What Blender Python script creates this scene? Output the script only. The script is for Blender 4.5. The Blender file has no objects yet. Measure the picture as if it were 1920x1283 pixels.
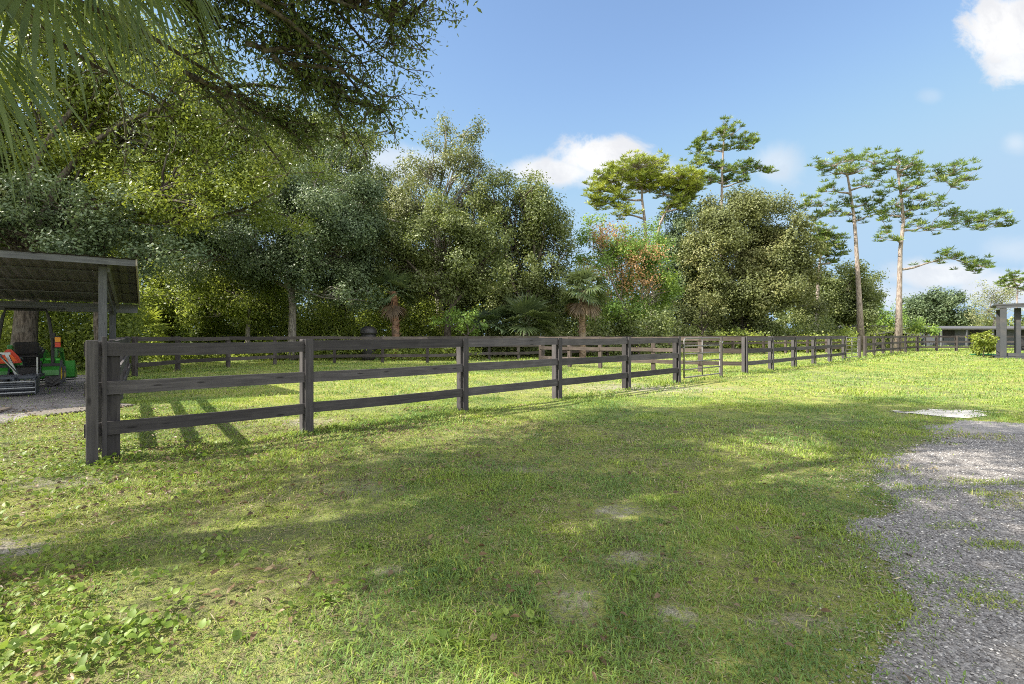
import bpy, bmesh, math, random
import numpy as np
from mathutils import Vector, Matrix

random.seed(7)
RNG = np.random.default_rng(11)
PI = math.pi
C = bpy.context.scene.collection
CAMH, FPX, HX, HY = 1.44, 900.0, 960.0, 628.0
SUNV = Vector((1.13, 0.26, -1.0))          # direction the light travels


def G(px, py):
    """ground point seen at photo pixel"""
    z = FPX * CAMH / (py - HY)
    return Vector(((px - HX) * z / FPX, z, 0.0))


def W(px, py, d):
    return Vector(((px - HX) * d / FPX, d, CAMH - (py - HY) * d / FPX))


# ---------------------------------------------------------------- objects
def tag(o, label=None, cat=None, group=None, kind=None):
    if label: o['label'] = label
    if cat: o['category'] = cat
    if group: o['group'] = group
    if kind: o['kind'] = kind
    return o


def thing(name, label, cat, loc=(0, 0, 0), rz=0.0, group=None):
    o = bpy.data.objects.new(name, None)
    o.empty_display_size = 0.2
    C.objects.link(o)
    o.location = loc
    o.rotation_euler = (0, 0, rz)
    return tag(o, label, cat, group)


def link(name, me, mat, parent=None, loc=(0, 0, 0), rot=(0, 0, 0)):
    o = bpy.data.objects.new(name, me)
    C.objects.link(o)
    if mat is not None and not me.materials:
        me.materials.append(mat)
    o.location = loc
    o.rotation_euler = rot
    if parent is not None:
        o.parent = parent
    return o


class MB:
    def __init__(s):
        s.v, s.f = [], []

    def add(s, vs, fs):
        b = len(s.v)
        s.v += [tuple(v) for v in vs]
        s.f += [tuple(i + b for i in f) for f in fs]
        return s

    def box(s, c, d, rz=0.0, rx=0.0, ry=0.0):
        m = Matrix.Rotation(rz, 3, 'Z') @ Matrix.Rotation(ry, 3, 'Y') @ Matrix.Rotation(rx, 3, 'X')
        hx, hy, hz = d[0] / 2, d[1] / 2, d[2] / 2
        vs = [Vector(c) + m @ Vector((x * hx, y * hy, z * hz)) for x in (-1, 1) for y in (-1, 1) for z in (-1, 1)]
        return s.add(vs, [(0, 1, 3, 2), (4, 6, 7, 5), (0, 4, 5, 1), (2, 3, 7, 6), (0, 2, 6, 4), (1, 5, 7, 3)])

    def beam(s, a, b, w, h):
        a, b = Vector(a), Vector(b)
        d = (b - a).normalized()
        up = Vector((0, 0, 1)) if abs(d.z) < 0.95 else Vector((0, 1, 0))
        r = d.cross(up).normalized() * (w / 2)
        u = r.cross(d).normalized() * (h / 2)
        vs = [a - r - u, a + r - u, a + r + u, a - r + u, b - r - u, b + r - u, b + r + u, b - r + u]
        return s.add(vs, [(0, 1, 2, 3), (7, 6, 5, 4), (0, 4, 5, 1), (1, 5, 6, 2), (2, 6, 7, 3), (3, 7, 4, 0)])

    def tube(s, pts, rad, n=8, cap=True):
        pts = [Vector(p) for p in pts]
        if not isinstance(rad, (list, tuple)): rad = [rad] * len(pts)
        vs, fs = [], []
        prev = None
        for i, p in enumerate(pts):
            t = (pts[min(i + 1, len(pts) - 1)] - pts[max(i - 1, 0)])
            t = t.normalized() if t.length > 1e-9 else Vector((0, 0, 1))
            if prev is None:
                ref = Vector((1, 0, 0)) if abs(t.x) < 0.9 else Vector((0, 1, 0))
                a = t.cross(ref).normalized()
            else:
                a = (prev - t * prev.dot(t))
                a = a.normalized() if a.length > 1e-6 else t.orthogonal().normalized()
            prev = a
            b = t.cross(a)
            for k in range(n):
                an = 2 * PI * k / n
                vs.append(p + (a * math.cos(an) + b * math.sin(an)) * rad[i])
        for i in range(len(pts) - 1):
            for k in range(n):
                k2 = (k + 1) % n
                fs.append((i * n + k, i * n + k2, (i + 1) * n + k2, (i + 1) * n + k))
        if cap:
            fs.append(tuple(reversed(range(n))))
            fs.append(tuple(range((len(pts) - 1) * n, len(pts) * n)))
        return s.add(vs, fs)

    def lathe(s, prof, n, origin, axis, cap=True):
        """prof: (radius, along axis)"""
        axis = Vector(axis).normalized()
        a = axis.orthogonal().normalized()
        b = axis.cross(a)
        vs, fs = [], []
        for r, h in prof:
            for k in range(n):
                an = 2 * PI * k / n
                vs.append(Vector(origin) + axis * h + (a * math.cos(an) + b * math.sin(an)) * r)
        for i in range(len(prof) - 1):
            for k in range(n):
                k2 = (k + 1) % n
                fs.append((i * n + k, i * n + k2, (i + 1) * n + k2, (i + 1) * n + k))
        if cap:
            fs.append(tuple(reversed(range(n))))
            fs.append(tuple(range((len(prof) - 1) * n, len(prof) * n)))
        return s.add(vs, fs)

    def prism(s, poly, y0, y1, plane='xz'):
        n = len(poly)
        def mk(p, y):
            return (p[0], y, p[1]) if plane == 'xz' else ((y, p[0], p[1]) if plane == 'yz' else (p[0], p[1], y))
        vs = [mk(p, y0) for p in poly] + [mk(p, y1) for p in poly]
        fs = [tuple(range(n)), tuple(reversed(range(n, 2 * n)))]
        fs += [(i, i + n, (i + 1) % n + n, (i + 1) % n) for i in range(n)]
        return s.add(vs, fs)

    def mesh(s, name, smooth=False, bevel=0.0):
        me = bpy.data.meshes.new(name)
        me.from_pydata([tuple(v) for v in s.v], [], s.f)
        bm = bmesh.new()
        bm.from_mesh(me)
        bmesh.ops.recalc_face_normals(bm, faces=bm.faces)
        if bevel:
            bmesh.ops.bevel(bm, geom=list(bm.edges), offset=bevel, segments=1, affect='EDGES')
        bm.to_mesh(me)
        bm.free()
        if smooth:
            me.polygons.foreach_set('use_smooth', [True] * len(me.polygons))
        return me

    def build(s, name, mat, parent=None, smooth=False, bevel=0.0, loc=(0, 0, 0), rot=(0, 0, 0)):
        return link(name, s.mesh(name, smooth, bevel), mat, parent, loc, rot)


def np_mesh(name, V, counts, loops, rnd=None, smooth=False):
    """fast mesh: V (n,3); counts per face; flat loop indices; rnd per face"""
    me = bpy.data.meshes.new(name)
    me.vertices.add(len(V))
    me.vertices.foreach_set('co', np.ascontiguousarray(V, dtype=np.float32).ravel())
    me.loops.add(len(loops))
    me.loops.foreach_set('vertex_index', np.ascontiguousarray(loops, dtype=np.int32))
    me.polygons.add(len(counts))
    counts = np.asarray(counts, dtype=np.int32)
    starts = np.concatenate(([0], np.cumsum(counts)[:-1])).astype(np.int32)
    me.polygons.foreach_set('loop_start', starts)
    try:
        me.polygons.foreach_set('loop_total', counts)
    except Exception:
        pass
    if rnd is not None:
        a = me.attributes.new('rnd', 'FLOAT', 'FACE')
        a.data.foreach_set('value', np.ascontiguousarray(rnd, dtype=np.float32))
    if smooth:
        me.polygons.foreach_set('use_smooth', np.ones(len(counts), dtype=bool))
    me.update(calc_edges=True)
    return me


def unit(n, rng=RNG):
    v = rng.normal(size=(n, 3))
    return v / np.linalg.norm(v, axis=1, keepdims=True)


def nrm(v):
    return v / np.maximum(np.linalg.norm(v, axis=1, keepdims=True), 1e-9)


def leaf_arrays(P, D, S, L, Wd):
    """pointed leaves: quad base-left-tip-right"""
    n = len(P)
    L = np.broadcast_to(L, n)[:, None]
    Wd = np.broadcast_to(Wd, n)[:, None]
    V = np.empty((n, 4, 3), dtype=np.float32)
    V[:, 0] = P
    V[:, 1] = P + D * L * 0.5 + S * Wd
    V[:, 2] = P + D * L
    V[:, 3] = P + D * L * 0.5 - S * Wd
    return V.reshape(-1, 3)


def leaf_mesh(name, P, D, S, L, Wd, rnd):
    V = leaf_arrays(P, D, S, L, Wd)
    n = len(P)
    return np_mesh(name, V, np.full(n, 4), np.arange(4 * n), rnd)


def vnoise(x, y, sc, seed=0):
    x = np.asarray(x) * sc + seed * 17.3 + 1000.0
    y = np.asarray(y) * sc + seed * 31.7 + 1000.0
    xi, yi = np.floor(x).astype(np.int64), np.floor(y).astype(np.int64)
    fx, fy = x - xi, y - yi
    fx, fy = fx * fx * (3 - 2 * fx), fy * fy * (3 - 2 * fy)
    def h(a, b):
        k = (a * 374761393 + b * 668265263 + seed * 974711) & 0x7fffffff
        k = ((k ^ (k >> 13)) * 1274126177) & 0x7fffffff
        return (k ^ (k >> 16)) % 10007 / 10007.0
    return (h(xi, yi) * (1 - fx) + h(xi + 1, yi) * fx) * (1 - fy) + (h(xi, yi + 1) * (1 - fx) + h(xi + 1, yi + 1) * fx) * fy


# ---------------------------------------------------------------- materials
class NT:
    def __init__(s, tree):
        s.t = tree
        s.n = tree.nodes
        s.n.clear()

    def new(s, typ, ins=None, **kw):
        nd = s.n.new(typ)
        for k, v in kw.items(): setattr(nd, k, v)
        for k, v in (ins or {}).items(): s.set(nd.inputs[k], v)
        return nd

    def set(s, sock, v):
        if isinstance(v, bpy.types.NodeSocket): s.t.links.new(v, sock)
        elif isinstance(v, bpy.types.Node): s.t.links.new(v.outputs[0], sock)
        else:
            if isinstance(v, (tuple, list)) and len(v) == 3 and sock.type == 'RGBA': v = (*v, 1)
            sock.default_value = v

    def math(s, op, a, b=0.0, c=None, clamp=False):
        nd = s.new('ShaderNodeMath', {0: a, 1: b}, operation=op, use_clamp=clamp)
        if c is not None: s.set(nd.inputs[2], c)
        return nd.outputs[0]

    def vmath(s, op, a, b=(0, 0, 0)):
        nd = s.new('ShaderNodeVectorMath', {0: a, 1: b}, operation=op)
        return nd.outputs['Value'] if op in ('LENGTH', 'DOT_PRODUCT', 'DISTANCE') else nd.outputs[0]

    def mix(s, f, a, b):
        nd = s.new('ShaderNodeMix', data_type='RGBA')
        s.set(nd.inputs[0], f); s.set(nd.inputs[6], a); s.set(nd.inputs[7], b)
        return nd.outputs[2]

    def noise(s, vec, scale, detail=4, rough=0.55, dist=0.0):
        return s.new('ShaderNodeTexNoise', {'Vector': vec, 'Scale': scale, 'Detail': detail, 'Roughness': rough, 'Distortion': dist}).outputs[0]

    def ramp(s, fac, stops, interp='LINEAR'):
        nd = s.new('ShaderNodeValToRGB', {'Fac': fac})
        cr = nd.color_ramp
        cr.interpolation = interp
        while len(cr.elements) < len(stops): cr.elements.new(0.5)
        for e, (p, c) in zip(cr.elements, stops):
            e.position = p
            e.color = (*c, 1) if len(c) == 3 else c
        return nd.outputs[0]

    def smooth(s, v, a, b):
        nd = s.new('ShaderNodeMapRange', {0: v, 1: a, 2: b, 3: 0.0, 4: 1.0}, interpolation_type='SMOOTHSTEP')
        return nd.outputs[0]

    def out(s, sh):
        o = s.new('ShaderNodeOutputMaterial')
        s.t.links.new(sh.outputs[0] if isinstance(sh, bpy.types.Node) else sh, o.inputs[0])


def mat(name):
    m = bpy.data.materials.new(name)
    m.use_nodes = True
    return m, NT(m.node_tree)


def principled(t, col, rough=0.6, metal=0.0, spec=0.4, normal=None):
    b = t.new('ShaderNodeBsdfPrincipled', {'Base Color': col, 'Roughness': rough, 'Metallic': metal, 'Specular IOR Level': spec})
    if normal is not None: t.set(b.inputs['Normal'], normal)
    return b


def bump(t, h, strength=0.4, dist=0.01):
    return t.new('ShaderNodeBump', {'Height': h, 'Strength': strength, 'Distance': dist}).outputs[0]


def leaf_mat(name, stops, trans=0.35, tcol=(0.25, 0.32, 0.03), nsc=0.5, rough=0.5, spec=0.4, gain=2.05):
    m, t = mat(name)
    at = t.new('ShaderNodeAttribute', attribute_name='rnd').outputs['Fac']
    geo = t.new('ShaderNodeNewGeometry')
    n = t.noise(geo.outputs['Position'], nsc, 2)
    f = t.math('ADD', t.math('MULTIPLY', at, 0.4), t.math('MULTIPLY', t.math('SUBTRACT', n, 0.28), 1.25), clamp=True)
    col = t.ramp(f, [(p, tuple(min(0.75, c * gain) for c in q)) for p, q in stops])
    b = principled(t, col, rough, 0, spec)
    tc = t.mix(0.5, col, tcol)
    tr = t.new('ShaderNodeBsdfTranslucent', {'Color': tc})
    mx = t.new('ShaderNodeMixShader', {0: trans, 1: b.outputs[0], 2: tr.outputs[0]})
    t.out(mx)
    return m


def wood_mat(name, c0, c1, c2, rough=0.85, wear=0.5):
    m, t = mat(name)
    tc = t.new('ShaderNodeTexCoord')
    oi = t.new('ShaderNodeObjectInfo')
    off = t.new('ShaderNodeCombineXYZ', {0: t.math('MULTIPLY', oi.outputs['Random'], 37.0), 1: oi.outputs['Random'], 2: 0.0})
    p = t.vmath('ADD', tc.outputs['Object'], off)
    gv = t.vmath('MULTIPLY', p, (1.2, 22, 22))
    g = t.noise(gv, 1.6, 6, 0.6, 0.4)
    big = t.noise(p, 2.3, 4, 0.6)
    col = t.ramp(g, [(0.25, c0), (0.55, c1), (0.8, c2)])
    col = t.mix(t.math('MULTIPLY', t.smooth(big, 0.45, 0.75), wear), col, c2)
    # knots
    vo = t.new('ShaderNodeTexVoronoi', {'Vector': t.vmath('MULTIPLY', p, (1.1, 3.0, 5.0)), 'Scale': 1.6})
    kn = t.math('SUBTRACT', 1.0, t.smooth(vo.outputs['Distance'], 0.05, 0.13))
    col = t.mix(t.math('MULTIPLY', kn, 0.75), col, tuple(x * 0.3 for x in c0))
    val = t.math('ADD', 0.68, t.math('MULTIPLY', oi.outputs['Random'], 0.68))
    hs = t.new('ShaderNodeHueSaturation', {'Hue': 0.5, 'Saturation': 1.0, 'Value': val, 'Color': col})
    b = principled(t, hs.outputs[0], rough, 0, 0.25, bump(t, g, 0.5, 0.006))
    t.out(b)
    return m


def paint_mat(name, col, rough=0.45, metal=0.0, var=0.25, sc=6.0, dirt=(0.12, 0.1, 0.08), spec=0.4):
    m, t = mat(name)
    tc = t.new('ShaderNodeTexCoord')
    n = t.noise(tc.outputs['Object'], sc, 5, 0.65)
    c = t.mix(t.math('MULTIPLY', t.smooth(n, 0.45, 0.8), var), col, dirt)
    b = principled(t, c, rough, metal, spec, bump(t, n, 0.1, 0.003))
    t.out(b)
    return m


def bark_mat(name, c0, c1, sc=(3, 3, 0.7)):
    m, t = mat(name)
    geo = t.new('ShaderNodeNewGeometry')
    p = t.vmath('MULTIPLY', geo.outputs['Position'], sc)
    n = t.noise(p, 6, 6, 0.65, 0.3)
    n2 = t.noise(geo.outputs['Position'], 1.1, 3)
    col = t.mix(t.smooth(n, 0.35, 0.65), c0, c1)
    col = t.mix(t.math('MULTIPLY', t.smooth(n2, 0.5, 0.7), 0.35), col, (0.2, 0.2, 0.17))
    t.out(principled(t, col, 0.9, 0, 0.2, bump(t, n, 0.8, 0.03)))
    return m


M = {}
M['fence'] = wood_mat('fence_wood', (0.034, 0.031, 0.033), (0.06, 0.056, 0.059), (0.105, 0.097, 0.097), wear=0.45)
M['fence_brown'] = wood_mat('weathered_fence_wood', (0.04, 0.03, 0.027), (0.075, 0.06, 0.053), (0.125, 0.104, 0.09), wear=0.6)
M['fence_far'] = wood_mat('dark_fence_wood', (0.035, 0.03, 0.03), (0.06, 0.052, 0.05), (0.1, 0.088, 0.08))
M['gate'] = paint_mat('gate_metal', (0.16, 0.155, 0.15), 0.45, 0.5, 0.5, 9)
M['shedwood'] = wood_mat('shed_timber', (0.06, 0.062, 0.07), (0.105, 0.11, 0.12), (0.16, 0.165, 0.175), wear=0.4)
M['tin'] = paint_mat('roof_sheet', (0.1, 0.095, 0.09), 0.55, 0.3, 0.5, 2.5, (0.09, 0.07, 0.055))
M['tin_edge'] = paint_mat('roof_trim', (0.3, 0.27, 0.22), 0.6, 0.1, 0.5, 5)
M['green'] = paint_mat('green_paint', (0.03, 0.2, 0.025), 0.3, 0, 0.15, 5)
M['yellow'] = paint_mat('yellow_paint', (0.65, 0.5, 0.02), 0.4, 0, 0.2, 8)
M['black'] = paint_mat('black_plastic', (0.02, 0.02, 0.022), 0.5, 0, 0.3, 8)
M['rubber'] = paint_mat('tyre_rubber', (0.11, 0.107, 0.11), 0.85, 0, 0.8, 6, (0.17, 0.155, 0.14))
M['steel'] = paint_mat('implement_steel', (0.07, 0.08, 0.1), 0.45, 0.5, 0.5, 7, (0.14, 0.12, 0.1))
M['bright'] = paint_mat('bare_steel', (0.4, 0.42, 0.45), 0.35, 0.8, 0.4, 9)
M['orange'] = paint_mat('orange_sign', (0.85, 0.15, 0.02), 0.5, 0, 0.1)
M['amber'] = paint_mat('amber_lens', (0.8, 0.32, 0.02), 0.3, 0, 0.05)
M['red'] = paint_mat('red_lens', (0.6, 0.05, 0.02), 0.3, 0, 0.05)
M['bark'] = bark_mat('oak_bark', (0.035, 0.028, 0.022), (0.13, 0.11, 0.09))
M['bark_grey'] = bark_mat('grey_bark', (0.1, 0.09, 0.08), (0.28, 0.26, 0.23))
M['bark_pine'] = bark_mat('pine_bark', (0.14, 0.11, 0.095), (0.34, 0.29, 0.26), (2, 2, 0.5))
M['bark_palm'] = bark_mat('palm_bark', (0.07, 0.05, 0.035), (0.24, 0.17, 0.12), (1, 1, 3))
M['bark_red'] = bark_mat('reddish_palm_bark', (0.09, 0.045, 0.03), (0.3, 0.17, 0.11), (1, 1, 3))
M['oak_near'] = leaf_mat('near_oak_leaves', [(0.0, (0.022, 0.034, 0.014)), (0.5, (0.05, 0.072, 0.022)), (1.0, (0.12, 0.14, 0.035))], 0.35, (0.22, 0.27, 0.03), 0.4, 0.45, 0.45)
M['oak'] = leaf_mat('oak_leaves', [(0.0, (0.025, 0.035, 0.015)), (0.5, (0.062, 0.078, 0.027)), (1.0, (0.155, 0.165, 0.062))], 0.28, nsc=0.35)
M['oak_grey'] = leaf_mat('greyish_oak_leaves', [(0.0, (0.035, 0.04, 0.02)), (0.5, (0.09, 0.1, 0.045)), (1.0, (0.19, 0.19, 0.1))], 0.25, nsc=0.35)
M['oak_brown'] = leaf_mat('tan_tinted_oak_leaves', [(0.0, (0.03, 0.038, 0.015)), (0.55, (0.075, 0.086, 0.03)), (1.0, (0.16, 0.15, 0.062))], 0.25, (0.24, 0.26, 0.05), 0.3)
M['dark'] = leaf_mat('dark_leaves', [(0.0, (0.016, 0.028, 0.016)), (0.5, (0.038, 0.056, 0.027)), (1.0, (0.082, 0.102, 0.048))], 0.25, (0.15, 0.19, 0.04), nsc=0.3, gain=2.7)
M['lime'] = leaf_mat('yellow_green_leaves', [(0.0, (0.05, 0.075, 0.012)), (0.5, (0.12, 0.16, 0.022)), (1.0, (0.25, 0.27, 0.05))], 0.42, (0.34, 0.38, 0.04), nsc=0.5, gain=1.35)
M['under'] = leaf_mat('undergrowth_leaves', [(0.0, (0.025, 0.04, 0.012)), (0.45, (0.075, 0.1, 0.025)), (0.8, (0.2, 0.23, 0.05)), (1.0, (0.3, 0.27, 0.09))], 0.5, (0.42, 0.5, 0.06), nsc=0.9, gain=2.1)
M['fern'] = leaf_mat('bright_green_leaves', [(0.0, (0.03, 0.065, 0.014)), (0.5, (0.09, 0.145, 0.03)), (1.0, (0.24, 0.29, 0.06))], 0.4, nsc=0.5)
M['rust'] = leaf_mat('rust_leaves', [(0.0, (0.14, 0.085, 0.04)), (0.5, (0.32, 0.18, 0.08)), (1.0, (0.46, 0.31, 0.15))], 0.3, (0.4, 0.22, 0.08), nsc=0.8, gain=1.1)
M['needle'] = leaf_mat('pine_needles', [(0.0, (0.02, 0.04, 0.01)), (0.5, (0.06, 0.1, 0.02)), (1.0, (0.2, 0.22, 0.05))], 0.3, (0.28, 0.32, 0.05), nsc=0.7, gain=1.9)
M['needle_lime'] = leaf_mat('yellowish_pine_needles', [(0.0, (0.04, 0.065, 0.012)), (0.5, (0.12, 0.15, 0.02)), (1.0, (0.27, 0.28, 0.04))], 0.3, (0.35, 0.36, 0.04), nsc=0.6, gain=2.0)
M['palm'] = leaf_mat('palm_fronds', [(0.0, (0.03, 0.05, 0.02)), (0.5, (0.075, 0.11, 0.035)), (1.0, (0.2, 0.23, 0.08))], 0.35, (0.3, 0.36, 0.07), nsc=0.8, rough=0.35, gain=1.2)
M['palm_mid'] = leaf_mat('grey_green_fronds', [(0.0, (0.03, 0.05, 0.022)), (0.5, (0.07, 0.1, 0.04)), (1.0, (0.16, 0.19, 0.085))], 0.3, (0.22, 0.27, 0.08), nsc=0.8, rough=0.45, gain=1.1)
M['palm_dead'] = leaf_mat('dead_fronds', [(0.0, (0.06, 0.04, 0.025)), (0.5, (0.14, 0.1, 0.06)), (1.0, (0.24, 0.18, 0.11))], 0.25, (0.25, 0.18, 0.1), nsc=0.8, gain=1.0)
M['weed'] = leaf_mat('weed_leaves', [(0.0, (0.05, 0.085, 0.014)), (0.5, (0.115, 0.175, 0.028)), (1.0, (0.24, 0.29, 0.055))], 0.35, (0.3, 0.4, 0.04), nsc=2.0, gain=1.4)
M['litter'] = leaf_mat('fallen_leaf_brown', [(0.0, (0.05, 0.032, 0.017)), (0.5, (0.115, 0.075, 0.036)), (1.0, (0.23, 0.18, 0.1))], 0.1, (0.25, 0.17, 0.08), nsc=3, gain=1.15)
M['straw'] = leaf_mat('dry_straw', [(0.0, (0.06, 0.045, 0.03)), (0.5, (0.2, 0.165, 0.09)), (1.0, (0.45, 0.39, 0.24))], 0.1, (0.4, 0.34, 0.16), nsc=2, gain=1.0)
M['blade'] = leaf_mat('grass_blades', [(0.0, (0.075, 0.15, 0.05)), (0.35, (0.16, 0.262, 0.068)), (0.7, (0.335, 0.415, 0.06)), (0.92, (0.46, 0.43, 0.19)), (1.0, (0.5, 0.4, 0.27))], 0.35, (0.46, 0.54, 0.07), nsc=0.8, rough=0.5, spec=0.3, gain=1.0)


BARE = []   # (x, y, rx, ry, strength)
def bare(px, py, rx, ry, k=1.0):
    p = G(px, py)
    BARE.append((p.x, p.y, rx, ry, k))


bare(1205, 728, 2.6, 1.2, 0.85)
bare(560, 792, 0.9, 0.5, 0.7)
bare(1157, 958, 0.26, 0.16, 0.8)
bare(1195, 1045, 0.3, 0.13, 0.75)
bare(1075, 1125, 0.16, 0.2, 0.7)
bare(1265, 1150, 0.12, 0.14, 0.7)
bare(720, 1070, 0.16, 0.1, 0.5)
bare(1500, 1165, 0.3, 0.12, 0.55)
bare(110, 905, 0.9, 0.3, 0.6)
bare(15, 1030, 0.35, 0.25, 0.9)
bare(700, 915, 0.8, 0.3, 0.3)
bare(980, 880, 0.5, 0.25, 0.35)


def ground_mat():
    m, t = mat('lawn_ground')
    geo = t.new('ShaderNodeNewGeometry')
    p = geo.outputs['Position']
    n1 = t.noise(p, 0.22, 4, 0.6)
    n2 = t.noise(p, 2.2, 5, 0.65)
    n3 = t.noise(p, 28, 4, 0.7)
    n4 = t.noise(t.vmath('MULTIPLY', p, (1, 1, 1)), 90, 3, 0.7)
    f = t.math('ADD', t.math('MULTIPLY', n2, 0.6), t.math('MULTIPLY', n3, 0.4))
    g = t.ramp(f, [(0.3, (0.1, 0.09, 0.065)), (0.45, (0.165, 0.19, 0.085)), (0.58, (0.27, 0.31, 0.085)), (0.78, (0.41, 0.37, 0.22))])
    g = t.mix(t.smooth(n1, 0.35, 0.7), g, t.mix(0.4, g, (0.36, 0.33, 0.07)))
    g = t.mix(t.math('MULTIPLY', t.smooth(n4, 0.5, 0.75), 0.45), g, (0.075, 0.065, 0.035))
    soil = t.mix(t.smooth(n3, 0.3, 0.7), (0.2, 0.17, 0.14), (0.58, 0.53, 0.47))
    # worn places with bare sand
    mask = None
    wob = t.math('MULTIPLY', t.math('SUBTRACT', t.noise(p, 7.0, 8, 0.8), 0.45), 6.0)
    wob2 = t.math('MULTIPLY', t.math('SUBTRACT', n3, 0.5), 2.2)
    for (x, y, rx, ry, k) in BARE:
        d = t.vmath('LENGTH', t.vmath('MULTIPLY', t.vmath('SUBTRACT', p, (x, y, 0)), (1 / rx, 1 / ry, 0)))
        d = t.math('ADD', t.math('ADD', d, wob), wob2)
        v = t.math('MULTIPLY', t.math('SUBTRACT', 1.0, t.smooth(d, 0.2, 1.3)), k)
        mask = v if mask is None else t.math('MAXIMUM', mask, v)
    pat = t.math('MULTIPLY', t.smooth(t.noise(p, 1.3, 6, 0.7), 0.6, 0.75), 0.45)
    mask = t.math('MAXIMUM', mask, pat)
    col = t.mix(mask, g, soil)
    h = t.math('ADD', n3, t.math('MULTIPLY', n4, 0.5))
    t.out(principled(t, col, 0.95, 0, 0.1, bump(t, h, 0.9, 0.035)))
    return m


def gravel_mat():
    m, t = mat('gravel')
    geo = t.new('ShaderNodeNewGeometry')
    p = geo.outputs['Position']
    v = t.new('ShaderNodeTexVoronoi', {'Vector': p, 'Scale': 85.0})
    cs = t.new('ShaderNodeSeparateColor', {0: v.outputs['Color']})
    n = t.noise(p, 0.8, 5, 0.6)
    n2 = t.noise(p, 6, 5, 0.65)
    base = t.ramp(cs.outputs[0], [(0.0, (0.12, 0.112, 0.108)), (0.55, (0.22, 0.208, 0.202)), (0.9, (0.31, 0.295, 0.285)), (1.0, (0.58, 0.55, 0.52))])
    base = t.mix(t.math('MULTIPLY', t.smooth(n2, 0.42, 0.7), 0.5), base, (0.2, 0.185, 0.18))
    base = t.mix(t.math('MULTIPLY', t.smooth(n, 0.5, 0.7), 0.55), base, (0.36, 0.32, 0.27))
    h = t.math('SUBTRACT', 1.0, v.outputs['Distance'])
    t.out(principled(t, base, 0.9, 0, 0.2, bump(t, t.math('ADD', h, t.math('MULTIPLY', n2, 1.0)), 0.4, 0.01)))
    return m


def dirt_mat(name, a, b, sc=3.0):
    m, t = mat(name)
    geo = t.new('ShaderNodeNewGeometry')
    p = geo.outputs['Position']
    n = t.noise(p, sc, 6, 0.65)
    n2 = t.noise(p, sc * 12, 4, 0.7)
    col = t.mix(t.smooth(t.math('ADD', t.math('MULTIPLY', n, 0.6), t.math('MULTIPLY', n2, 0.4)), 0.35, 0.65), a, b)
    t.out(principled(t, col, 0.95, 0, 0.1, bump(t, n2, 0.6, 0.02)))
    return m


M['ground'] = ground_mat()
M['gravel'] = gravel_mat()
M['dirt'] = dirt_mat('yard_dirt', (0.13, 0.12, 0.125), (0.3, 0.28, 0.28))
M['sand'] = dirt_mat('pale_sand', (0.5, 0.46, 0.4), (0.74, 0.7, 0.63))
M['shelter'] = paint_mat('grey_paint', (0.036, 0.04, 0.047), 0.7, 0, 0.3, 2.0)
M['wall'] = paint_mat('stable_wall', (0.05, 0.058, 0.075), 0.7, 0, 0.3, 1.0)
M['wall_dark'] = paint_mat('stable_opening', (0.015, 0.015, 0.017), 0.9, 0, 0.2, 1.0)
M['roofpale'] = paint_mat('pale_roof', (0.09, 0.09, 0.095), 0.6, 0.2, 0.4, 0.8)
M['mat_rub'] = paint_mat('ribbed_sheet', (0.16, 0.145, 0.13), 0.8, 0, 0.6, 3)
M['hose'] = paint_mat('hose_green', (0.02, 0.17, 0.06), 0.4, 0, 0.1)
M['plank'] = paint_mat('bare_plank', (0.3, 0.24, 0.19), 0.8, 0, 0.4, 4)


def pebble_mat():
    m, t = mat('loose_stones')
    at = t.new('ShaderNodeAttribute', attribute_name='rnd').outputs['Fac']
    col = t.ramp(at, [(0.0, (0.13, 0.12, 0.117)), (0.65, (0.25, 0.237, 0.23)), (0.92, (0.37, 0.355, 0.34)), (1.0, (0.7, 0.67, 0.63))])
    t.out(principled(t, col, 0.85, 0, 0.25))
    return m


M['pebble'] = pebble_mat()

# ================================================================ GROUND
def sheet(name, poly, z, m, jag=0.0, step=0.15, kind='structure'):
    pts = []
    n = len(poly)
    for i in range(n):
        a, b = Vector(poly[i][:2]), Vector(poly[(i + 1) % n][:2])
        k = max(1, int((b - a).length / step)) if jag else 1
        for j in range(k):
            q = a.lerp(b, j / k)
            if jag:
                sc = jag * (0.5 + 0.06 * q.length)
                q = q + Vector((float(vnoise(q.x, q.y, 1.6, 3)) - 0.5, float(vnoise(q.x, q.y, 1.6, 5)) - 0.5)) * 2.4 * sc \
                      + Vector((random.uniform(-1, 1), random.uniform(-1, 1))) * 0.35 * sc
            pts.append((q.x, q.y))
    bm = bmesh.new()
    vs = [bm.verts.new((x, y, z)) for x, y in pts]
    f = bm.faces.new(vs)
    bmesh.ops.recalc_face_normals(bm, faces=[f])
    if f.normal.z < 0: f.normal_flip()
    bmesh.ops.triangulate(bm, faces=[f], ngon_method='EAR_CLIP')
    me = bpy.data.meshes.new(name)
    bm.to_mesh(me)
    bm.free()
    o = link(name, me, m)
    tag(o, kind=kind)
    return o, pts


bm = bmesh.new()
bmesh.ops.create_grid(bm, x_segments=60, y_segments=60, size=900)
me = bpy.data.meshes.new('ground')
bm.to_mesh(me)
bm.free()
tag(link('ground', me, M['ground']), kind='structure')

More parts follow.
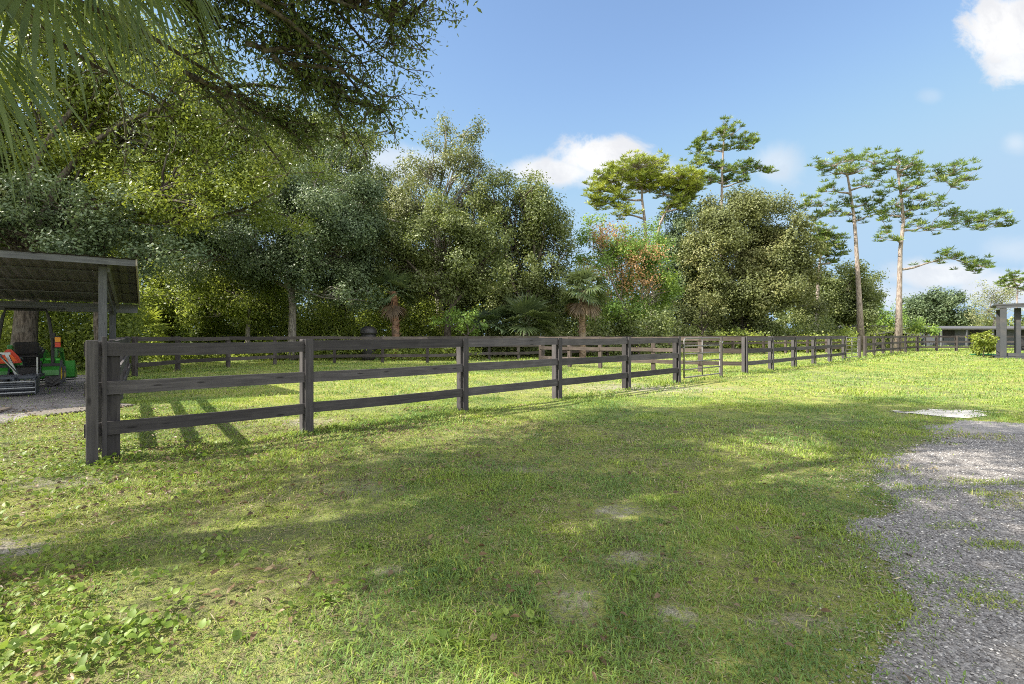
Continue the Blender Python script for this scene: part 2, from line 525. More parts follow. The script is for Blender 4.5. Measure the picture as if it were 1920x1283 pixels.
drive_px = [(2100, 792), (1920, 792), (1800, 788), (1745, 800), (1752, 828), (1712, 846), (1650, 862), (1628, 895), (1642, 925),
            (1648, 955), (1608, 985), (1622, 1030), (1648, 1075), (1690, 1120), (1690, 1170), (1655, 1215), (1640, 1283), (1640, 1500)]
drive_poly = [G(*p) for p in drive_px]
drive_poly += [Vector((1.0, -6, 0)), Vector((16, -6, 0)), Vector((18, 8.0, 0))]
_, DRIVE = sheet('driveway', drive_poly, 0.004, M['gravel'], jag=0.12, step=0.05)
sand_poly = [G(*p) for p in [(1682, 770), (1730, 766), (1790, 766), (1838, 772), (1850, 777), (1790, 780), (1745, 779), (1700, 776)]]
_, SAND = sheet('sand_patch', sand_poly, 0.008, M['sand'], jag=0.3, step=0.1)
yard_poly = [G(*p) for p in [(-600, 860), (-100, 812), (0, 796), (90, 778), (165, 768), (205, 752), (225, 728), (205, 712), (150, 704), (60, 703), (-60, 702), (-300, 702)]]
_, YARD = sheet('yard_dirt', yard_poly, 0.006, M['dirt'], jag=0.2, step=0.25)


def inside(poly, x, y):
    px = np.array([p[0] for p in poly]); py = np.array([p[1] for p in poly])
    res = np.zeros(len(x), dtype=bool)
    j = len(px) - 1
    for i in range(len(px)):
        c = ((py[i] > y) != (py[j] > y)) & (x < (px[j] - px[i]) * (y - py[i]) / (py[j] - py[i] + 1e-12) + px[i])
        res ^= c
        j = i
    return res


def bare_amount(x, y):
    w = (vnoise(x, y, 2.2, 1) - 0.5) * 1.4
    r = np.zeros(len(x))
    for (bx, by, rx, ry, k) in BARE:
        d = np.hypot((x - bx) / rx, (y - by) / ry) + w
        r = np.maximum(r, np.clip((1.15 - d) / 0.6, 0, 1) * k)
    return r


# straight roadside fence: a line through two seen points
LA, LB = G(172, 868), G(1699, 660.2)
LD = (LB - LA).normalized()
LN = Vector((LD.y, -LD.x, 0))           # towards the camera


TUFTS = [(G(1855, 905), 0.42, 0.12), (G(1880, 930), 0.3, 0.12), (G(1725, 917), 0.3, 0.07), (G(1830, 820), 0.5, 0.16), (G(1870, 818), 0.4, 0.1),
         (G(1900, 945), 0.28, 0.1), (G(1830, 1085), 0.2, 0.07), (G(1870, 1025), 0.25, 0.06), (G(1770, 990), 0.2, 0.05), (G(1860, 1130), 0.2, 0.08),
         (G(1780, 1140), 0.12, 0.08), (G(1780, 834), 0.25, 0.05), (G(1690, 880), 0.3, 0.06)]


def blades(name, zr, n_per, hh, ww, kind='near'):
    z0, z1 = zr
    area = 1.12 * (z1 ** 2 - z0 ** 2)
    n = int(area * n_per)
    y = np.sqrt(RNG.uniform(z0 ** 2, z1 ** 2, n))
    x = RNG.uniform(-1.12, 1.12, n) * y
    dens = 0.10 + 1.5 * np.clip(vnoise(x, y, 0.9, 2) * 0.5 + vnoise(x, y, 3.0, 4) * 0.5 + vnoise(x, y, 9.0, 14) * 0.35 - 0.3, 0, 1)
    dens *= 1 - 0.96 * np.clip(bare_amount(x, y) * 1.25, 0, 1)
    # thin sandy, leaf strewn lawn to the left of the foreground
    left = np.clip((-0.4 - x - 0.15 * (y - 3)) / 1.8, 0, 1) * np.clip((9 - y) / 4, 0, 1)
    dens *= 1 - 0.45 * left
    ej = RNG.exponential(0.24, n) * (0.4 + 1.6 * vnoise(x, y, 2.0, 61)) * np.where(RNG.uniform(0, 1, n) < 0.7, -1, 0.8)
    dr = inside(DRIVE, x + ej, y + ej * 0.5)
    fd = np.abs((x - LA.x) * LN.x + (y - LA.y) * LN.y)
    along = (x - LA.x) * LD.x + (y - LA.y) * LD.y
    atf = np.exp(-(fd / 0.16) ** 2) * (along > -0.3) * (along < 48) * (0.35 + 0.9 * vnoise(x, y, 1.3, 63))
    dens = dens + atf * 1.2
    tuft = np.zeros(n)
    for (p, rx, ry) in TUFTS:
        d = np.hypot((x - p.x) / (rx * 1.05), (y - p.y) / (ry * 1.35)) + (vnoise(x, y, 6, 6) - 0.5) * 0.9
        tuft = np.maximum(tuft, np.clip(1.2 - d, 0, 1))
    dens = np.where(dr, tuft * 0.9, dens)
    for poly in (SAND, YARD):
        dens = np.where(inside(poly, x + RNG.normal(0, 0.09, n), y + RNG.normal(0, 0.12, n)), 0.05, dens)
    keep = RNG.uniform(0, 1, n) < dens
    x, y = x[keep], y[keep]
    n = len(x)
    clump = vnoise(x, y, 5.0, 12)
    h = hh * RNG.uniform(0.45, 1.15, n) * (0.55 + 0.9 * clump) * (0.6 + 0.9 * vnoise(x, y, 0.9, 21) ** 1.5) * (1 + 1.3 * atf[keep])
    w = ww * RNG.uniform(0.6, 1.3, n)
    az = RNG.uniform(0, 2 * PI, n) + 0.0
    lean = RNG.uniform(0.25, 1.5, n)
    d = np.stack([np.cos(az), np.sin(az), np.zeros(n)], 1)
    s = np.stack([-np.sin(az + RNG.normal(0, 0.5, n)), np.cos(az), np.zeros(n)], 1)
    base = np.stack([x, y, np.full(n, -0.004)], 1)
    up = np.array([0, 0, 1.0])
    hcol = h[:, None]
    mid = base + up * hcol * 0.62 + d * hcol * (lean * 0.42)[:, None]
    tip = base + up * hcol * np.clip(1.05 - 0.5 * lean, 0.2, 1)[:, None] + d * hcol * (lean * 1.15)[:, None]
    sw = s * (w / 2)[:, None]
    V = np.stack([base - sw, base + sw, mid + sw * 0.8, mid - sw * 0.8, tip], 1).reshape(-1, 3)
    i0 = np.arange(n) * 5
    loops = np.stack([i0, i0 + 1, i0 + 2, i0 + 3, i0 + 3, i0 + 2, i0 + 4], 1).ravel()
    counts = np.tile([4, 3], n)
    tone = np.clip(RNG.beta(2, 3, n) * 0.9 + (vnoise(x, y, 0.5, 33) - 0.5) * 0.35 + left[keep] * 0.12, 0, 1)
    dry = RNG.uniform(0, 1, n) < (0.03 + 0.10 * left[keep] + 0.35 * np.clip(vnoise(x, y, 2.2, 51) * 0.6 + vnoise(x, y, 7, 52) * 0.4 - 0.52, 0, 1) * 2.2)
    dry = dry | (dr[keep] & (RNG.uniform(0, 1, n) < 0.45))
    tone = np.where(dry, RNG.uniform(1.1, 1.6, n), tone)
    me = np_mesh(name, V, counts, loops, np.repeat(tone, 2))
    return link(name, me, M['blade'])


g = blades('lawn_grass', (1.7, 5.0), 6200, 0.042, 0.0064)
tag(g, 'short mixed grass covering the shaded near lawn', 'grass', kind='stuff')
g = blades('lawn_grass', (5.0, 11.0), 1900, 0.05, 0.0105)
tag(g, 'lawn grass on both sides of the near black fence', 'grass', kind='stuff')
g = blades('lawn_grass', (11.0, 26.0), 260, 0.075, 0.02)
tag(g, 'sunlit paddock grass beyond the near fence', 'grass', kind='stuff')
g = blades('lawn_grass', (26.0, 62.0), 42, 0.11, 0.05)
tag(g, 'distant sunlit grass around the far fences', 'grass', kind='stuff')


def hexleaves(name, P, az, pitch, L, Wd, rnd, m, roll=None):
    """broad six sided leaves"""
    n = len(P)
    d = np.stack([np.cos(az) * np.cos(pitch), np.sin(az) * np.cos(pitch), np.sin(pitch)], 1)
    s = np.stack([-np.sin(az), np.cos(az), np.zeros(n)], 1)
    if roll is not None:
        s = s * np.cos(roll)[:, None] + np.cross(d, s) * np.sin(roll)[:, None]
    up = np.cross(d, s)
    up *= np.sign(up[:, 2:3] + 1e-9)
    L = L[:, None]; Wd = Wd[:, None]
    V = np.empty((n, 8, 3))
    V[:, 0] = P
    V[:, 1] = P + d * L * 0.22 + s * Wd * 0.85 + up * L * 0.10
    V[:, 2] = P + d * L * 0.55 + s * Wd * 0.9 + up * L * 0.10
    V[:, 3] = P + d * L - up * L * 0.12
    V[:, 4] = P + d * L * 0.55 - s * Wd * 0.9 + up * L * 0.10
    V[:, 5] = P + d * L * 0.22 - s * Wd * 0.85 + up * L * 0.10
    V[:, 6] = P + d * L * 0.25
    V[:, 7] = P + d * L * 0.6
    i = (np.arange(n) * 8)[:, None]
    pat = np.array([0, 1, 6, 6, 1, 2, 7, 7, 2, 3, 0, 6, 5, 6, 7, 4, 5, 7, 3, 4])
    loops = (i + pat[None, :]).ravel()
    counts = np.tile([3, 4, 3, 3, 4, 3], n)
    return link(name, np_mesh(name, V.reshape(-1, 3), counts, loops, np.repeat(rnd, 6)), m)


# broad leaved ground cover
def weeds():
    Ps, Ls = [], []
    def patch(px, py, rx, ry, n, h, L):
        c = G(px, py)
        q = RNG.normal(size=(n, 2)) * 0.5
        x, y = c.x + q[:, 0] * rx, c.y + q[:, 1] * ry
        k = vnoise(x, y, 4, 44) * 0.6 + vnoise(x, y, 11, 45) * 0.4 > 0.46
        x, y = x[k], y[k]
        z = np.abs(RNG.normal(0.5, 0.35, len(x))) * h * 0.62 + 0.012
        Ps.append(np.stack([x, y, z], 1)); Ls.append(np.full(len(x), L) * RNG.uniform(0.4, 1.3, len(x)))
    patch(30, 1240, 0.6, 0.4, 560, 0.12, 0.042)
    patch(130, 1150, 0.75, 0.5, 680, 0.10, 0.037)
    patch(40, 1090, 0.6, 0.35, 336, 0.10, 0.034)
    patch(230, 1210, 0.5, 0.3, 208, 0.08, 0.037)
    patch(390, 1060, 0.5, 0.2, 128, 0.10, 0.037)
    patch(200, 1045, 0.8, 0.25, 240, 0.08, 0.034)
    for px, py in [(600, 1135), (455, 1115), (470, 1205), (520, 1160), (630, 1130), (380, 1055), (1000, 1170), (850, 1225), (425, 1010), (1190, 1095), (690, 1030), (530, 1085), (660, 1110), (1495, 1100), (700, 1190), (560, 1030), (930, 1165), (640, 1045)]:
        patch(px, py, 0.085, 0.075, 20, 0.08, 0.042)
    for px, py, rx, ry, n in [(70, 850, 1.6, 0.9, 1100), (250, 860, 1.2, 0.45, 620), (130, 890, 1.0, 0.4, 420), (350, 880, 1.3, 0.4, 380), (30, 930, 0.9, 0.4, 320),
                              (480, 850, 1.0, 0.4, 240), (230, 910, 1.6, 0.4, 300), (620, 805, 0.8, 0.35, 260), (700, 792, 0.5, 0.25, 200), (300, 830, 1.0, 0.5, 350),
                              (30, 800, 1.8, 0.8, 500), (90, 960, 1.2, 0.5, 300), (1130, 728, 1.4, 0.6, 300), (1060, 745, 1.2, 0.4, 260), (1330, 715, 1.5, 0.5, 200), (900, 770, 0.8, 0.3, 200)]:
        patch(px, py, rx, ry, int(n * 0.75), 0.09, 0.045)
    P = np.concatenate(Ps); L = np.concatenate(Ls)
    n = len(P)
    o = hexleaves('ground_cover', P, RNG.uniform(0, 2 * PI, n), RNG.normal(0.1, 0.55, n), L, L * RNG.uniform(0.26, 0.5, n), RNG.beta(2, 2, n), M['weed'], RNG.normal(0, 0.35, n))
    tag(o, 'low broad leaved weeds spreading over the near lawn', 'weeds', kind='stuff')


weeds()
n = 15000
y = np.sqrt(RNG.uniform(1.8 ** 2, 9.5 ** 2, n)); x = RNG.uniform(-1.1, 0.95, n) * y
k = RNG.uniform(0, 1, n) < np.clip(0.75 - 0.3 * (x + 1.2), 0.14, 1) * np.clip(vnoise(x, y, 1.5, 70) * 1.7 - 0.2, 0.05, 1) * np.where(x / y > 0.72, 0.25, 1)
x, y = x[k], y[k]; n = len(x)
L = RNG.uniform(0.025, 0.065, n)
o = hexleaves('fallen_leaves', np.stack([x, y, RNG.uniform(0.008, 0.05, n)], 1), RNG.uniform(0, 2 * PI, n), RNG.normal(0, 0.3, n), L, L * RNG.uniform(0.16, 0.3, n), RNG.uniform(0, 1, n), M['litter'], RNG.normal(0, 0.4, n))
tag(o, 'dry brown oak leaves scattered over the near lawn', 'fallen leaves', kind='stuff')


def thatch():
    n = 120000
    y = np.sqrt(RNG.uniform(1.7 ** 2, 8.0 ** 2, n)); x = RNG.uniform(-1.1, 0.9, n) * y
    k = (~inside(DRIVE, x - np.abs(RNG.normal(0, 0.08, n)), y)) & (RNG.uniform(0, 1, n) < (0.25 + 0.9 * vnoise(x, y, 2.5, 81)) * (1 - 0.85 * bare_amount(x, y)))
    x, y = x[k], y[k]; n = len(x)
    az = RNG.uniform(0, 2 * PI, n)
    d = nrm(np.stack([np.cos(az), np.sin(az), RNG.normal(0.05, 0.25, n)], 1))
    s = np.stack([-np.sin(az), np.cos(az), RNG.normal(0, 0.3, n)], 1)
    me = leaf_mesh('thatch', np.stack([x, y, RNG.uniform(0.002, 0.016, n)], 1), d, s, RNG.uniform(0.02, 0.075, n), RNG.uniform(0.0012, 0.003, n) * (0.7 + 0.12 * y), RNG.beta(1.2, 1.5, n))
    tag(link('thatch', me, M['straw']), 'dry straw and dead grass lying between the lawn blades', 'dead grass', kind='stuff')


thatch()


def pebbles():
    n = 26000
    y = np.sqrt(RNG.uniform(1.7 ** 2, 7.0 ** 2, n)); x = RNG.uniform(0.6, 1.1, n) * y
    ej = RNG.exponential(0.12, n)
    k = inside(DRIVE, x + ej, y)
    x, y = x[k], y[k]; n = len(x)
    r = RNG.uniform(0.003, 0.009, n) * (0.8 + 0.08 * y)
    oct_ = np.array([[1, 0, 0], [0, 1, 0], [-1, 0, 0], [0, -1, 0], [0, 0, 0.75], [0, 0, -0.5]])
    an = RNG.uniform(0, 2 * PI, n)
    sx = RNG.uniform(0.6, 1.5, n)
    V = np.empty((n, 6, 3))
    for i, q in enumerate(oct_):
        qx, qy = q[0] * sx, q[1]
        j = RNG.uniform(0.7, 1.2, n)
        V[:, i, 0] = x + r * j * (qx * np.cos(an) - qy * np.sin(an))
        V[:, i, 1] = y + r * j * (qx * np.sin(an) + qy * np.cos(an))
        V[:, i, 2] = 0.006 + r * j * q[2] + 0.002
    pat = np.array([0, 1, 4, 1, 2, 4, 2, 3, 4, 3, 0, 4])
    loops = ((np.arange(n) * 6)[:, None] + pat[None]).ravel()
    me = np_mesh('loose_gravel', V.reshape(-1, 3), np.full(n * 4, 3), loops, np.repeat(RNG.uniform(0, 1, n) ** 1.4, 4))
    tag(link('loose_gravel', me, M['pebble']), 'loose grey and white stones on the driveway', 'gravel', kind='stuff')


pebbles()

# ================================================================ FENCES
POSTH = 1.37
RAILZ = (1.285, 0.835, 0.375)


def vjit(p, s=0.01):
    return Vector((p[0] + random.uniform(-s, s), p[1] + random.uniform(-s, s), 0))


def fence(label, pts, m, front=None, post=(0.14, 0.12), batten=True, group=None, near=False, railh=0.15, skip_first_post=False, skip_last_post=False, cat='fence', rails=RAILZ, lastbatten=True):
    """pts: ground XY of the posts; front: XY vector towards the side the rails are nailed to"""
    root = thing('board_fence', label, cat, (pts[0][0], pts[0][1], 0), 0, group)
    o0 = Vector((pts[0][0], pts[0][1], 0))
    P = [Vector((p[0], p[1], 0)) for p in pts]
    for i in range(len(P)):
        a = P[max(i - 1, 0)]; b = P[min(i + 1, len(P) - 1)]
        d = (b - a).normalized()
        nrmv = Vector((d.y, -d.x, 0))
        if front is not None and nrmv.dot(Vector((front[0], front[1], 0))) < 0: nrmv = -nrmv
        rz = math.atan2(d.y, d.x)
        bev = 0.006 if near else 0.0
        # posts stand upright: grain along local x
        if not (i == 0 and skip_first_post) and not (i == len(P) - 1 and skip_last_post):
            hgt = POSTH + random.uniform(-0.02, 0.015)
            mb = MB().box((0, 0, 0), (hgt + 0.1, post[0], post[1]))
            c = P[i] - o0 - nrmv * (0.021 + post[1] / 2) + Vector((0, 0, (hgt - 0.1) / 2))
            mb.build('post', m, root, bevel=bev, loc=c, rot=(0, -PI / 2, rz + PI / 2 + random.uniform(-0.04, 0.04)))
            if batten:
                hb = POSTH + random.uniform(0.0, 0.02)
                mb = MB().box((0, 0, 0), (hb + 0.1, 0.118, 0.028))
                c = P[i] - o0 + nrmv * (0.021 + 0.016) + Vector((0, 0, (hb - 0.1) / 2))
                mb.build('batten', m, root, bevel=bev * 0.6, loc=c, rot=(random.uniform(-0.004, 0.004), -PI / 2, rz + PI / 2 + random.uniform(-0.02, 0.02)))
        if i < len(P) - 1:
            q = P[i + 1]
            dd = (q - P[i])
            ln = dd.length
            r2 = math.atan2(dd.y, dd.x)
            for z in rails:
                dz0, dz1 = random.uniform(-0.014, 0.014), random.uniform(-0.014, 0.014)
                # a board with a little sag along its length
                k = 4
                vs, fs = [], []
                sag = random.uniform(-0.014, 0.004)
                for j in range(k + 1):
                    u = j / k
                    zz = dz0 * (1 - u) + dz1 * u + sag * math.sin(PI * u)
                    wv = random.uniform(-0.003, 0.003)
                    xx = (u - 0.5) * (ln - 0.006)
                    for (yy, hh) in ((-0.019, -railh / 2), (0.019, -railh / 2), (0.019, railh / 2), (-0.019, railh / 2)):
                        vs.append((xx, yy + wv, hh + zz))
                for j in range(k):
                    for e in range(4):
                        e2 = (e + 1) % 4
                        fs.append((j * 4 + e, j * 4 + e2, j * 4 + 4 + e2, j * 4 + 4 + e))
                fs.append((3, 2, 1, 0)); fs.append(tuple(k * 4 + e for e in range(4)))
                MB().add(vs, fs).build('rail', m, root, loc=(P[i] + q) / 2 - o0 + Vector((0, 0, z)), rot=(0, 0, r2))
    return root




def on_line(px, a=LA, d=LD):
    """point of the line a + t d seen in image column px"""
    k = (px - HX) / FPX
    t = (k * a.y - a.x) / (d.x - k * d.y)
    return a + d * t


near_cols = [205, 578, 871, 1048, 1178, 1272]
pts = [on_line(c) for c in near_cols]
pts[0] = on_line(195.5)
f1 = fence('long dark board fence in the foreground, ending at the silver tube gate', pts, M['fence'], LN, near=True, post=(0.15, 0.13), skip_first_post=True)
# free end post on the left, joined by short rail stubs
o0 = pts[0]
e0 = on_line(172)
FA = math.atan2(LD.y, LD.x)
MB().box((0, 0, 0), (POSTH + 0.08, 0.046, 0.03)).build('batten', M['fence'], f1, bevel=0.004, loc=LN * 0.04 + Vector((0, 0, (POSTH + 0.02) / 2)), rot=(0, -PI / 2, FA + PI / 2))
MB().box((0, 0, 0), (POSTH + 0.02, 0.13, 0.09)).build('post', M['fence'], f1, bevel=0.005, loc=on_line(212) - o0 - LN * 0.07 + Vector((0, 0, (POSTH - 0.05) / 2)), rot=(0, -PI / 2, FA + PI / 2))
hgt = POSTH + 0.01
MB().box((0, 0, 0), (hgt + 0.1, 0.105, 0.1)).build('end_post', M['fence'], f1, bevel=0.006, loc=e0 - o0 + LN * 0.085 + Vector((0, 0, (hgt - 0.1) / 2)), rot=(0, -PI / 2, math.atan2(LD.y, LD.x) + PI / 2))
for z in RAILZ:
    ln = (o0 - e0).length + 0.06
    MB().box((0, 0, 0), (ln, 0.038, 0.15)).build('rail', M['fence'], f1, loc=(o0 + e0) / 2 - o0 - LD * 0.035 + Vector((0, 0, z - 0.01)), rot=(0, 0, math.atan2(LD.y, LD.x)))

mid_cols = [1352, 1399, 1448, 1491, 1528, 1558, 1584]
pts = [on_line(c) for c in mid_cols]
fence('dark board fence stretch between the near tube gate and the far tube gate', pts[1:], M['fence'], LN, near=True)
MBp = thing('gate_post', 'dark latch post at the right end of the near tube gate', 'post', pts[0])
MB().box((0, 0, 0), (POSTH + 0.1, 0.08, 0.1)).build('post', M['fence_far'], MBp, bevel=0.006, loc=(0, 0, (POSTH - 0.1) / 2), rot=(0, -PI / 2, math.atan2(LD.y, LD.x)))
MB().tube([(0.03, -0.09, 0.9), (0.03, -0.09, 1.0)], 0.012, 6).build('latch', M['gate'], MBp)

far_cols = [1624, 1641, 1658, 1674, 1687, 1699]
pts = [on_line(c) for c in far_cols]
fence('dark board fence stretch beyond the far tube gate, up to the pine trunks', pts, M['fence_far'], LN)
cpt = pts[-1]
pts2 = [cpt + Vector((0.2, 0.25, 0))] + [G(c, 659.0) for c in (1721, 1757, 1794, 1832, 1872, 1912, 1952, 1992)]
fence('dark board fence crossing behind the lime shrub at the far right', pts2, M['fence_far'], (0, -1), rails=RAILZ)

# left side fence, seen almost end on
P0 = on_line(203) + Vector((-0.2, 0.26, 0))
PC = G(244, 707)
ptl = [P0.lerp(PC, t) for t in (0.02, 0.24, 0.47, 0.72, 1.0)]
fence('side fence running back from the near corner towards the trees', ptl, M['fence'], (0.8, 0.6), near=True, batten=False, post=(0.17, 0.12))

# back fence of the paddock (in the shade of the trees)
backs = [PC + Vector((0.15, 0.12, 0)), G(337, 696), G(430, 689), G(516, 684), G(627, 682), G(717, 681), G(802, 681), G(860, 678), G(918, 675), G(973, 675), G(1020, 673)]
fence('shaded dark fence at the back of the paddock below the oak trunks', backs, M['fence_far'], (0.2, -1), batten=False)
# brown cross fence that divides the paddocks
bcross = [G(1012, 685.5), G(1066, 688.5), G(1124, 691.5), G(1224, 695.0), G(1312, 698.5), on_line(1399) - LN * 0.12]
fence('sunlit brown fence dividing the paddocks behind the tube gate', bcross, M['fence_brown'], (-0.5, -0.85), batten=False, post=(0.15, 0.12), skip_last_post=True)
# brown back fence of the second paddock
bback = [G(c, y) for c, y in ((1052, 671), (1095, 670), (1140, 669), (1200, 668), (1262, 667), (1318, 666), (1376, 665), (1434, 664), (1475, 663), (1516, 662.5), (1552, 662), (1590, 661))]
fence('weathered brown fence at the back of the second paddock under the big round oak', bback, M['fence_brown'], (-0.3, -1), batten=False, post=(0.16, 0.14))
# a fence behind the tractor shelter
sl = [G(-120, 694), G(20, 691), G(110, 690), G(228, 689)]
fence('black fence behind the tractor, seen under the shed roof', sl, M['fence_far'], (0, -1), batten=False)


def tube_gate(label, a, b, bars=5, mid=True, h=1.25):
    root = thing('tube_gate', label, 'gate', a)
    d = b - a
    L = d.length
    rz = math.atan2(d.y, d.x)
    root.rotation_euler = (0, 0, rz)
    z0, z1 = 0.14, 0.14 + h - 0.06
    c = 0.09
    fr = [(0.06, 0, z0), (L - 0.08, 0, z0), (L - 0.08, 0, z1 - c), (L - 0.08 - c * 0.3, 0, z1 - c * 0.3), (L - 0.08 - c, 0, z1), (0.06 + c, 0, z1), (0.06 + c * 0.3, 0, z1 - c * 0.3), (0.06, 0, z1 - c), (0.06, 0, z0)]
    MB().tube(fr, 0.024, 8).build('frame', M['gate'], root, smooth=True)
    for i in range(1, bars):
        z = z0 + (z1 - z0) * i / bars
        MB().tube([(0.06, 0, z), (L - 0.08, 0, z)], 0.02, 8).build('bar', M['gate'], root, smooth=True)
    if mid:
        MB().tube([(L * 0.48, 0.0, z0), (L * 0.48, 0.0, z1)], 0.02, 8).build('upright', M['gate'], root, smooth=True)
    for z in (0.4, 1.05):
        MB().tube([(-0.03, 0, z), (0.07, 0, z)], 0.018, 8).build('hinge', M['gate'], root)
    # chain and latch loop near the free end
    MB().tube([(L - 0.09, -0.03, z1 - 0.12), (L - 0.02, -0.05, z1 - 0.17), (L + 0.03, -0.06, z1 - 0.1)], 0.01, 6).build('chain', M['bright'], root)
    return root


tube_gate('grey metal tube gate between the foreground fence and its latch post', on_line(1279) + LN * 0.03, on_line(1350) + LN * 0.03)
tube_gate('small far metal tube gate in front of the left pine trunk', on_line(1586), on_line(1609), h=1.2)
gp = thing('gate_post', 'thin dark post at the right end of the far tube gate', 'post', on_line(1612))
MB().box((0, 0, 0), (POSTH + 0.1, 0.1, 0.1)).build('post', M['fence_far'], gp, loc=(0, 0, (POSTH - 0.1) / 2), rot=(0, -PI / 2, 0))

# ================================================================ TRACTOR SHED
UA = math.atan2(0.605, 0.797)
u = Vector((-math.sin(UA), math.cos(UA), 0)); v = Vector((math.cos(UA), math.sin(UA), 0))
SC = Vector((-8.6, 11.0, 0))            # right front roof corner on the ground
shed = thing('open_shed', 'open sided lean-to shed with a corrugated metal roof over the tractor', 'shed', SC, UA)
# local x = along v (0 at the right end, negative to the left), y = back along u
ZF, ZB, DEP, LEN = 3.16, 2.42, 4.95, 7.6
def roofz(y): return ZF + (ZB - ZF) * y / DEP
mb = MB()
nx = 150
vs, fs = [], []
for i in range(nx + 1):
    x = -LEN + LEN * i / nx
    # trapezoid ribs running down the slope
    ph = (x / 0.23) % 1.0
    z = 0.022 if ph < 0.25 else (0.022 * (1 - (ph - 0.25) / 0.12) if ph < 0.37 else (0.0 if ph < 0.88 else 0.022 * (ph - 0.88) / 0.12))
    vs += [(x, -0.04, roofz(-0.04) + z), (x, DEP + 0.04, roofz(DEP + 0.04) + z)]
for i in range(nx): fs.append((2 * i, 2 * i + 2, 2 * i + 3, 2 * i + 1))
top = len(vs)
vs += [(a, b, c - 0.006) for a, b, c in vs]
fs += [tuple(top + k for k in reversed(f)) for f in fs]
mb.add(vs, fs).build('roof', M['tin'], shed)
MB().beam((-LEN, 0.0, ZF - 0.085), (-0.02, 0.0, ZF - 0.085), 0.038, 0.14).build('fascia', M['shedwood'], shed)
MB().beam((-0.005, -0.03, ZF - 0.065), (-0.005, DEP + 0.03, ZB - 0.065), 0.03, 0.15).build('side_trim', M['tin_edge'], shed)
MB().beam((-LEN, DEP - 0.1, ZB - 0.18), (-0.05, DEP - 0.1, ZB - 0.18), 0.05, 0.26).build('rear_beam', M['shedwood'], shed)
for px_ in (-0.62, -3.9, -7.3):
    z1 = roofz(0.5) - 0.08
    MB().box((0, 0, 0), (z1 + 0.1, 0.15, 0.15)).build('post', M['shedwood'], shed, bevel=0.006, loc=(px_, 0.5, (z1 - 0.1) / 2), rot=(0, -PI / 2, 0))
    z2 = roofz(4.4) - 0.1
    MB().box((0, 0, 0), (z2 + 0.1, 0.15, 0.15)).build('post', M['shedwood'], shed, bevel=0.006, loc=(px_, 4.4, (z2 - 0.1) / 2), rot=(0, -PI / 2, 0))
    MB().beam((px_ + 0.1, 0.45, roofz(0.45) - 0.12), (px_ + 0.1, DEP - 0.15, roofz(DEP - 0.15) - 0.12), 0.045, 0.19).build('rafter', M['shedwood'], shed)
    MB().beam((px_ + 0.03, 0.62, roofz(0.5) - 0.45), (px_ + 0.03, 4.3, roofz(4.4) - 0.42), 0.04, 0.1).build('brace', M['shedwood'], shed)
for yy in (1.2, 2.4, 3.6):
    MB().beam((-LEN + 0.05, yy, roofz(yy) - 0.04), (-0.06, yy, roofz(yy) - 0.03), 0.05, 0.02).build('purlin', M['shedwood'], shed)

# ================================================================ TRACTOR
TO = Vector((-13.2, 13.1, 0))
trac = thing('tractor', 'green compact tractor with yellow rims parked under the shed, rear towards the fence', 'tractor', TO, UA)


def wheel(x, y, R, w, rimr, side, lugs):
    mb = MB()
    prof = [(rimr, -w / 2 + 0.02), (R * 0.86, -w / 2), (R * 0.95, -w / 2 + 0.03), (R * 0.965, 0), (R * 0.95, w / 2 - 0.03), (R * 0.86, w / 2), (rimr, w / 2 - 0.02)]
    mb.lathe(prof, 32, (0, 0, 0), (1, 0, 0), False)
    for k in range(lugs):
        for sd in (-1, 1):
            an = 2 * PI * (k + (0.5 if sd > 0 else 0)) / lugs
            an2 = an + 0.28
            p0 = Vector((sd * 0.01, math.cos(an2) * R * 0.975, math.sin(an2) * R * 0.975))
            p1 = Vector((sd * (w / 2 - 0.01), math.cos(an) * R * 0.95, math.sin(an) * R * 0.95))
            mb.beam(p0, p1, 0.05, 0.05)
    t = mb.build('wheel', M['rubber'], trac, loc=(x, y, R))
    r = MB()
    r.lathe([(rimr, -w * 0.2), (rimr * 1.02, w * 0.42), (rimr * 0.9, w * 0.44), (rimr * 0.86, w * 0.3), (rimr * 0.45, w * 0.2), (rimr * 0.3, w * 0.3), (0.02, w * 0.31)], 24, (0, 0, 0), (side, 0, 0))
    for k in range(6):
        an = 2 * PI * k / 6
        r.lathe([(0.016, w * 0.2), (0.012, w * 0.34)], 6, (0, math.cos(an) * rimr * 0.4, math.sin(an) * rimr * 0.4), (side, 0, 0))
    r.build('rim', M['yellow'], t)


for sx in (-1, 1):
    wheel(sx * 0.52, 0.0, 0.36, 0.32, 0.19, sx, 14)
    wheel(sx * 0.50, 1.45, 0.24, 0.2, 0.12, sx, 11)
mb = MB()
mb.box((0, 0.1, 0.42), (0.42, 0.75, 0.3)).box((0, 0.95, 0.44), (0.28, 1.2, 0.2)).box((0, 0, 0.36), (0.8, 0.14, 0.14)).box((0, 1.45, 0.28), (0.82, 0.1, 0.1))
mb.box((0, 0.5, 0.56), (0.9, 0.62, 0.05))
mb.build('chassis', M['black'], trac, bevel=0.01)
# hood
hood = [(0.72, 0.62), (0.78, 0.98), (1.2, 1.0), (1.62, 0.92), (1.78, 0.78), (1.8, 0.5), (0.72, 0.5)]
mb = MB().prism(hood, -0.24, 0.24, 'yz')
hd = mb.build('hood', M['green'], trac, bevel=0.03)
MB().box((0, 1.815, 0.66), (0.34, 0.03, 0.24)).build('grille', M['black'], hd)
